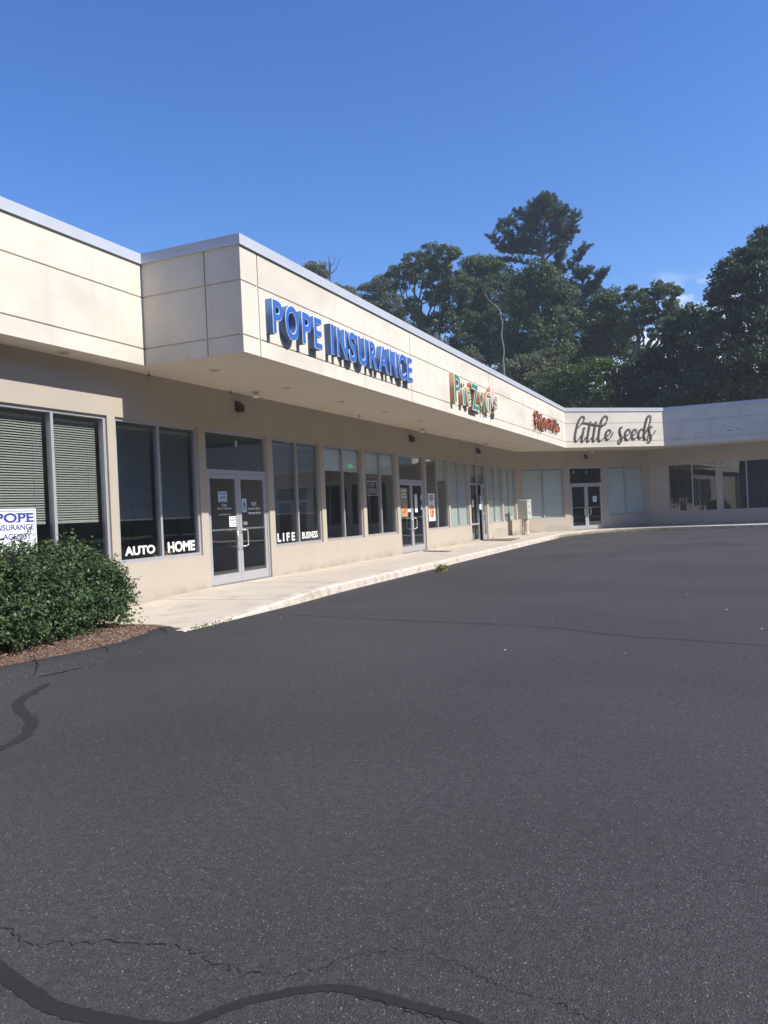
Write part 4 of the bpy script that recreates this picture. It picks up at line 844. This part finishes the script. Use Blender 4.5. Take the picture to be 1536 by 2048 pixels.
# ------------------------------------------------------------------ trees
def crown_points(lobes,dens=15,per=52,sub=.5,flat=.8):
    P=[];Nn=[];tips=[]
    for (c,r) in lobes:
        c=np.array(c); k=max(8,int(dens*r*r)); d=ball(k); rad=r*rng.uniform(.45,1.05,k)**.5; s=c+d*rad[:,None]*np.array([1,1,flat]); tips.append((c,s))
        q=np.repeat(s,per,axis=0); dn=np.repeat(d,per,axis=0); rs=np.repeat(sub*rng.uniform(.45,1.1,k),per)
        off=ball(len(q))*(rng.random(len(q))**.45*rs)[:,None]; off[:,2]*=.6; P.append(q+off); Nn.append(off/(rs[:,None])*.5+dn*.25+np.array([0,0,.35]))
    return np.vstack(P),np.vstack(Nn),tips
def wig(a,b,n=4,amp=.06):
    a=Vector(a); b=Vector(b); L_=(b-a).length
    return [a.lerp(b,i/n)+Vector(rng.normal(size=3))*amp*L_*math.sin(math.pi*i/n) for i in range(n+1)]
def tree(label,lobes,base,m=LEAF,dens=15,per=88,sub=.64,ls=.175,group='trees beyond the roof',tr=.22,name='deciduous_tree',cat='tree',bark=BARK):
    t=thing(name,label,cat,(base[0],base[1],0),group); P,Nn,tips=crown_points(lobes,dens*2.2,per,sub)
    leaves('crown',P,ls,m,t,nrm=Nn,jit=.8)
    q=MB(); top=max(lobes,key=lambda l:l[0][2]); tc_=Vector(top[0]); b=Vector((base[0],base[1],0)); tk=wig(b,tc_,6,.03); q.tube(tk,[tr*(1-.13*i) for i in range(7)],8)
    for c,s in tips:
        c=Vector(c); f=min(.85,max(.25,(c.z-1.8)/max(tc_.z,1)*.85)); k=f*6; i=int(k); st=tk[i].lerp(tk[min(i+1,6)],k-i); q.tube(wig(st,c,4,.07),[tr*.42,tr*.34,tr*.27,tr*.2,tr*.13],6)
        for e in s[::3]: q.tube(wig(c.lerp(st,.15),Vector(e),2,.1),[tr*.13,tr*.08,tr*.03],4)
    q.build('trunk',bark,t); return t
def px_lobes(L_,Yd,dj=1.0):
    out=[]
    for (u,v,r_) in L_: y=Yd+rng.uniform(-dj,dj); p=ony(u,v,y); out.append((tuple(p),r_*y/F_PX*1.08))
    return out
def T(label,L_,Yd,m=LEAF,**k):
    lb_=px_lobes(L_,Yd); cx_=sum(l[0][0] for l in lb_)/len(lb_); return tree(label,lb_,(cx_,Yd),m,**k)
T('low treetop peeping over the coping at the far left of the treeline',[(628,545,26),(655,590,30),(690,590,20),(675,625,26)],66,LEAFG,ls=.22)
T('grey green tree left of the tall rounded oak',[(742,585,26),(765,570,22),(745,625,30),(785,615,32),(790,665,36),(835,675,36),(760,660,26)],60,LEAFG,dens=14)
T('tall rounded oak left of the pine with sky showing through',[(858,512,28),(892,512,26),(830,520,22),(812,545,24),(850,550,30),(895,555,34),(925,575,26),(875,590,26),(785,545,14),(905,610,26),(800,575,14),(850,632,24),(895,645,28),(930,640,26),(825,610,18)],54,LEAF,dens=14,sub=.45)
T('oak between the rounded oak and the pine',[(950,535,24),(975,530,22),(1000,550,24),(945,575,30),(985,590,34),(955,630,38),(1005,640,38),(935,680,34),(980,700,40),(1030,600,26)],56,LEAF,dens=15)
T('dark oak standing in front of the pine',[(1075,545,26),(1050,565,26),(1100,570,28),(1125,590,24),(1040,600,30),(1085,615,38),(1125,640,30),(1055,660,40),(1105,690,42),(1020,700,34)],50,LEAF,dens=17)
T('small pale leaved tree just above the long roof edge',[(860,700,30),(895,730,32),(840,690,26),(935,755,30),(965,785,28),(900,770,26),(930,720,26)],52,LEAFG,dens=15)
T('olive tree low behind the roof right of the dead trunk',[(1010,760,34),(1045,745,34),(1080,770,34),(1050,800,30),(1090,730,30),(1010,800,28)],47,LEAFG,dens=15)
T('bright yellow green tree low above the script sign',[(1120,775,30),(1150,755,26),(1160,800,28),(1200,790,26),(1235,800,20),(1190,740,26),(1225,745,20),(1100,815,24)],45,LEAFB,dens=14)
T('mid green maple between pine and right hand trees',[(1195,640,30),(1215,600,24),(1235,640,28),(1225,680,34),(1190,700,34),(1245,660,20),(1160,700,30),(1140,740,28)],52,leaf_mat('leaf_maple',(.03,.07,.02),(.09,.14,.04),.3),dens=14)
T('loose tree with sky gaps beside the small cloud',[(1262,585,14),(1300,590,20),(1322,575,16),(1345,590,18),(1280,615,22),(1320,620,28),(1350,625,20),(1270,650,20),(1330,660,26),(1290,635,16)],50,LEAF,dens=14,sub=.42,ls=.18)
T('dark dense tree right of the loose tree',[(1375,630,22),(1400,640,24),(1360,670,30),(1400,690,34),(1345,710,32),(1300,730,34),(1380,740,38),(1310,780,34),(1260,790,32),(1265,740,24)],46,LEAFD,dens=18)
T('big dark tree rising at the right edge',[(1440,580,26),(1465,545,26),(1490,520,24),(1520,500,24),(1545,480,30),(1480,580,32),(1530,560,34),(1450,625,32),(1500,640,38),(1555,620,40),(1435,680,34),(1490,700,40),(1550,700,44)],42,LEAFD,dens=17,sub=.5,tr=.13)
T('dark understorey tree behind the shaded fascia',[(1370,790,34),(1420,760,36),(1440,800,34),(1480,770,38),(1520,780,36),(1560,760,40),(1340,820,26)],43,LEAFD,dens=18)
T('dark understorey tree behind the script sign',[(1200,820,22),(1250,825,24),(1290,810,26),(1120,720,30),(1090,790,26),(1060,690,30),(1125,815,28),(1160,815,24),(1095,820,24),(1290,770,26),(1260,700,20)],55,LEAFD,dens=16)
# white pines: trunk with up-swept arms carrying needle tufts
def pine(label,trunk,arms,Yd):
    b=ony(*trunk[-1],Yd); t=thing('pine_tree',label,'tree',(b.x,Yd,0),'trees beyond the roof'); q=MB(); tp=[ony(u,v,Yd) for u,v in trunk]; tp.append(Vector((tp[-1].x,Yd,0))); n=len(tp)
    q.tube(tp,[.05+.26*i/(n-1) for i in range(n)],8); P=[];Nn=[]
    for (v0,pts,wpx) in arms:
        z0=None; st=min(((abs(v-v0),p) for (u,v),p in zip(trunk,tp)),key=lambda x:x[0])[1]
        # exact start on the trunk
        for (ua,va),(ub,vb) in zip(trunk,trunk[1:]):
            if va<=v0<=vb: f=(v0-va)/(vb-va); st=ony(ua+(ub-ua)*f,v0,Yd)
        yo=rng.uniform(-1.6,1.6); L_=[st]+[ony(u,v,Yd+yo*(i+1)/len(pts)) for i,(u,v) in enumerate(pts)]
        C_=catmull(L_,5); q.tube(C_,[.10*(1-.85*i/(len(C_)-1)) for i in range(len(C_))],6)
        w_=1.25*wpx*Yd/F_PX; m_=len(C_)
        for i in range(1,m_):
            f=i/(m_-1); 
            if f<.22: continue
            if rng.random()<.12: continue
            for _ in range(5+int(4*w_)):
                d=rng.normal(size=3)*np.array([1,1,.35]); d[2]=abs(d[2])*.6+.55; d/=np.linalg.norm(d); base=np.array(C_[i])+rng.normal(size=3)*.08
                Lg=w_*rng.uniform(.5,1.6)*(1.25-.7*f); tip=base+d*Lg; k=int(24+72*Lg)
                al=rng.random((k,1))**.7; P.append(base+(tip-base)*(.25+.75*al)+rng.normal(size=(k,3))*np.array([.055,.055,.05])); Nn.append(np.tile(rng.normal(size=3)*.6,(k,1)))
                q.tube([C_[i],Vector(tip)],[.022,.006],4,cap=False)
    q.build('trunk',BARK,t); leaves('crown',np.vstack(P),.145,NEEDLE,t,nrm=np.vstack(Nn),asp=.27,jit=1.2)
pine('tall dark white pine with up-swept boughs above the treeline',[(1092,404),(1090,450),(1086,500),(1084,560),(1090,640),(1095,760)],
 [(412,[(1091,402),(1090,390)],8),(420,[(1090,410),(1088,399)],14),(430,[(1075,420),(1066,412)],15),(430,[(1102,418),(1106,402)],13),(445,[(1105,432),(1120,418)],18),(455,[(1060,440),(1038,428)],18),(460,[(1075,438),(1082,425)],20),(470,[(1110,445),(1122,428),(1124,424)],16),(480,[(1068,465),(1062,450)],20),(485,[(1105,465),(1118,450)],18),
  (492,[(1125,468),(1145,445),(1148,432)],15),(498,[(1060,480),(1035,455),(1008,447)],18),(500,[(1055,492),(1020,475),(1003,455)],16),(505,[(1110,490),(1130,470),(1153,464)],10),(508,[(1050,500),(1010,492),(984,472)],15),(510,[(1045,506),(1020,504),(996,498)],15),(515,[(1075,500),(1070,485)],20),(525,[(1105,505),(1130,485),(1140,475)],12),(535,[(1050,525),(1020,522),(998,520)],8),(545,[(1110,530),(1120,515),(1128,495)],11),(560,[(1130,540),(1155,520),(1176,492)],11),(560,[(1110,545),(1118,530)],12)],58)
pine('second white pine right of the tall one and partly hidden',[(1165,548),(1165,600),(1166,660),(1170,740)],[(560,[(1160,555),(1152,545)],12),(565,[(1172,552),(1176,541)],11),(580,[(1185,575),(1200,556),(1208,544)],12),(590,[(1150,585),(1145,568)],14),(600,[(1180,590),(1190,575)],18),(615,[(1145,610),(1130,595)],20),(620,[(1190,615),(1215,598)],18),(640,[(1150,635),(1135,620)],22),(650,[(1190,640),(1210,625)],22),(665,[(1165,650),(1160,640)],26),(680,[(1140,670),(1125,660)],22),(690,[(1190,680),(1205,668)],24)],57)
# dead stems
def bare(label,strokes,Yd,r0_,m=DEADB,base=None):
    p=ony(*strokes[0][0],Yd); t=thing('dead_tree',label,'tree',(p.x,Yd,0)); q=MB(); 
    for i,s in enumerate(strokes):
        L_=[ony(u,v,Yd) for u,v in s]
        if i==0: L_=[Vector((L_[0].x,Yd,0))]+L_
        C_=catmull(L_,4); n=len(C_); r_=r0_ if i==0 else r0_*.45; q.tube(C_,[r_*(1-.8*k/(n-1)) for k in range(n)],7)
    q.build('trunk',m,t)
bare('pale bare dead trunk with a crooked top in front of the oaks',[[(1009,755),(1006,725),(1008,700),(1003,670),(1005,650),(1002,632),(998,618),(984,606),(974,596),(971,588),(975,578)],[(973,592),(966,583)],[(1004,655),(1008,640)],[(968,645),(980,655)]],44,.05)
bare('thin bare grey treetop above the roof at the far left',[[(660,562),(661,545),(658,520),(655,508)],[(661,548),(672,538),(678,522),(684,514)],[(660,550),(650,540),(640,530)],[(659,535),(668,524),(670,512)],[(660,560),(648,548),(636,538),(630,524)]],64,.10,BARK)
bare('sparse bare twigs at the top right of the big dark tree',[[(1540,520),(1530,480),(1518,468),(1506,462)],[(1518,468),(1512,455),(1504,450)],[(1530,478),(1522,470),(1490,477)],[(1518,468),(1524,458)]],42,.05,BARK)

# ------------------------------------------------------------------ surroundings behind and beside the camera (seen in the glass)
proto=tree('leafy out-of-view tree across the car park, in a row thickened to block low sky',[((0,0,8),3.2),((1.8,.6,6.4),2.6),((-1.9,-.4,6.2),2.7),((.3,1.7,5.4),2.6),((-.3,-1.8,5.0),2.6),((1.2,-1.2,9.4),2.2),((-1,1,10),2),((0,0,3.6),2.4)],(0,0),LEAF,dens=4,per=50,sub=.9,ls=.42,group='out-of-view trees across the car park')
def dup(t,loc,rz,sc_):
    r_=t.copy(); C.objects.link(r_); r_.location=loc; r_.rotation_euler=(0,0,rz); r_.scale=(sc_,)*3
    for ch in list(t.children):
        c_=ch.copy(); C.objects.link(c_); c_.parent=r_
        for g_ in ch.children: d_=g_.copy(); C.objects.link(d_); d_.parent=c_
    return r_
spots=[]; rg=random.Random(5)  # out-of-view tree rows, made tall and dense to cut low sky light
y=-26
while y<215: spots.append((rg.uniform(29,34)+max(0,(y-90)*.1),y,rg.uniform(1.15,1.6))); y+=rg.uniform(3.6,5.2)
for x in range(-26,30,5): spots.append((x+rg.uniform(-1.5,1.5),-38+rg.uniform(-2,3),rg.uniform(1.5,1.9)))
proto.location=(37,12,0); proto.scale=(1.0,)*3
for x,y,s in spots: dup(proto,(x,y,0),rg.uniform(0,6.28),s)
q=MB(); bk_=[(-60,-46),(44,-46),(46,-30),(44,90),(60,230)]; vs=[]; fs=[]  # unseen bank added to block low sky and its fill light
for i,(x,y) in enumerate(bk_):
    nx_,ny_=[(0,1),(-.6,.8),(-1,0),(-1,0),(-1,0)][i]
    for d_,z_ in ((5,-.1),(3,2.2),(0,4.2),(-6,5.0),(-30,5.0)): vs.append((x+nx_*d_,y+ny_*d_,z_))
for i in range(4):
    for j in range(4): fs.append((i*5+j,i*5+j+1,(i+1)*5+j+1,(i+1)*5+j))
q.add(vs,fs); struct(q.build('sky_block_bank',mat('sky_block_green',(.030,.045,.018),.95,var=.5,vscale=1.6,bump=1,bscale=3),smooth=True))
# white house behind the photographer, reflected in the dark windows
hs_=thing('clapboard_house','grey clapboard house with grey roof behind the camera, mirrored in the far windows','house',(-5,-27,0))
SID=mat('grey_siding',(.27,.27,.28),.8,var=.04); RFH=mat('grey_shingles',(.15,.15,.16),.9,var=.2,vscale=9)
q=MB(); q.box((-11,-32,0),(1,-25,4.2)); q.add([(-11,-25,4.2),(1,-25,4.2),(1,-32,4.2),(-11,-32,4.2),(-5,-25,7),(-5,-32,7)],[(0,1,4),(2,3,5)]); q.build('wall',SID,hs_)
q=MB(); q.add([(-11.4,-24.6,4.05),(-5,-24.6,7.1),(-5,-32.4,7.1),(-11.4,-32.4,4.05),(-11.4,-24.6,4.2),(-5,-24.6,7.3),(-5,-32.4,7.3),(-11.4,-32.4,4.2)],[(0,1,2,3),(7,6,5,4),(0,4,5,1),(1,5,6,2),(2,6,7,3),(3,7,4,0)]); q.add([(1.4,-24.6,4.05),(-5,-24.6,7.1),(-5,-32.4,7.1),(1.4,-32.4,4.05),(1.4,-24.6,4.2),(-5,-24.6,7.3),(-5,-32.4,7.3),(1.4,-32.4,4.2)],[(3,2,1,0),(4,5,6,7),(1,5,4,0),(2,6,5,1),(3,7,6,2),(0,4,7,3)]); q.build('roof',RFH,hs_)
for x in (-9.5,-6.5,-3.5,-.8): q=MB(); q.box((x-.5,-24.99,1.0),(x+.5,-24.94,2.6)); q.build('window',ROOM,hs_)
for o in bpy.data.objects:
    if o.type=='MESH' and o.name.startswith('car_park'): pass
# thin scattering volume added over everything to stand in for lens glare
hz=bpy.data.materials.new('glare_volume'); hz.use_nodes=True; t_=hz.node_tree; t_.nodes.remove(t_.nodes['Principled BSDF']); pv=t_.nodes.new('ShaderNodeVolumePrincipled')
pv.inputs['Color'].default_value=(.86,.92,1,1); pv.inputs['Density'].default_value=.0012; pv.inputs['Anisotropy'].default_value=.2; t_.links.new(pv.outputs[0],t_.nodes['Material Output'].inputs['Volume'])
q=MB(); q.box((-610,-610,-1),(610,610,34)); o=q.build('glare_volume',hz); o['kind']='stuff'
sc.cycles.volume_bounces=0
sc.cycles.max_bounces=8; sc.cycles.transparent_max_bounces=24
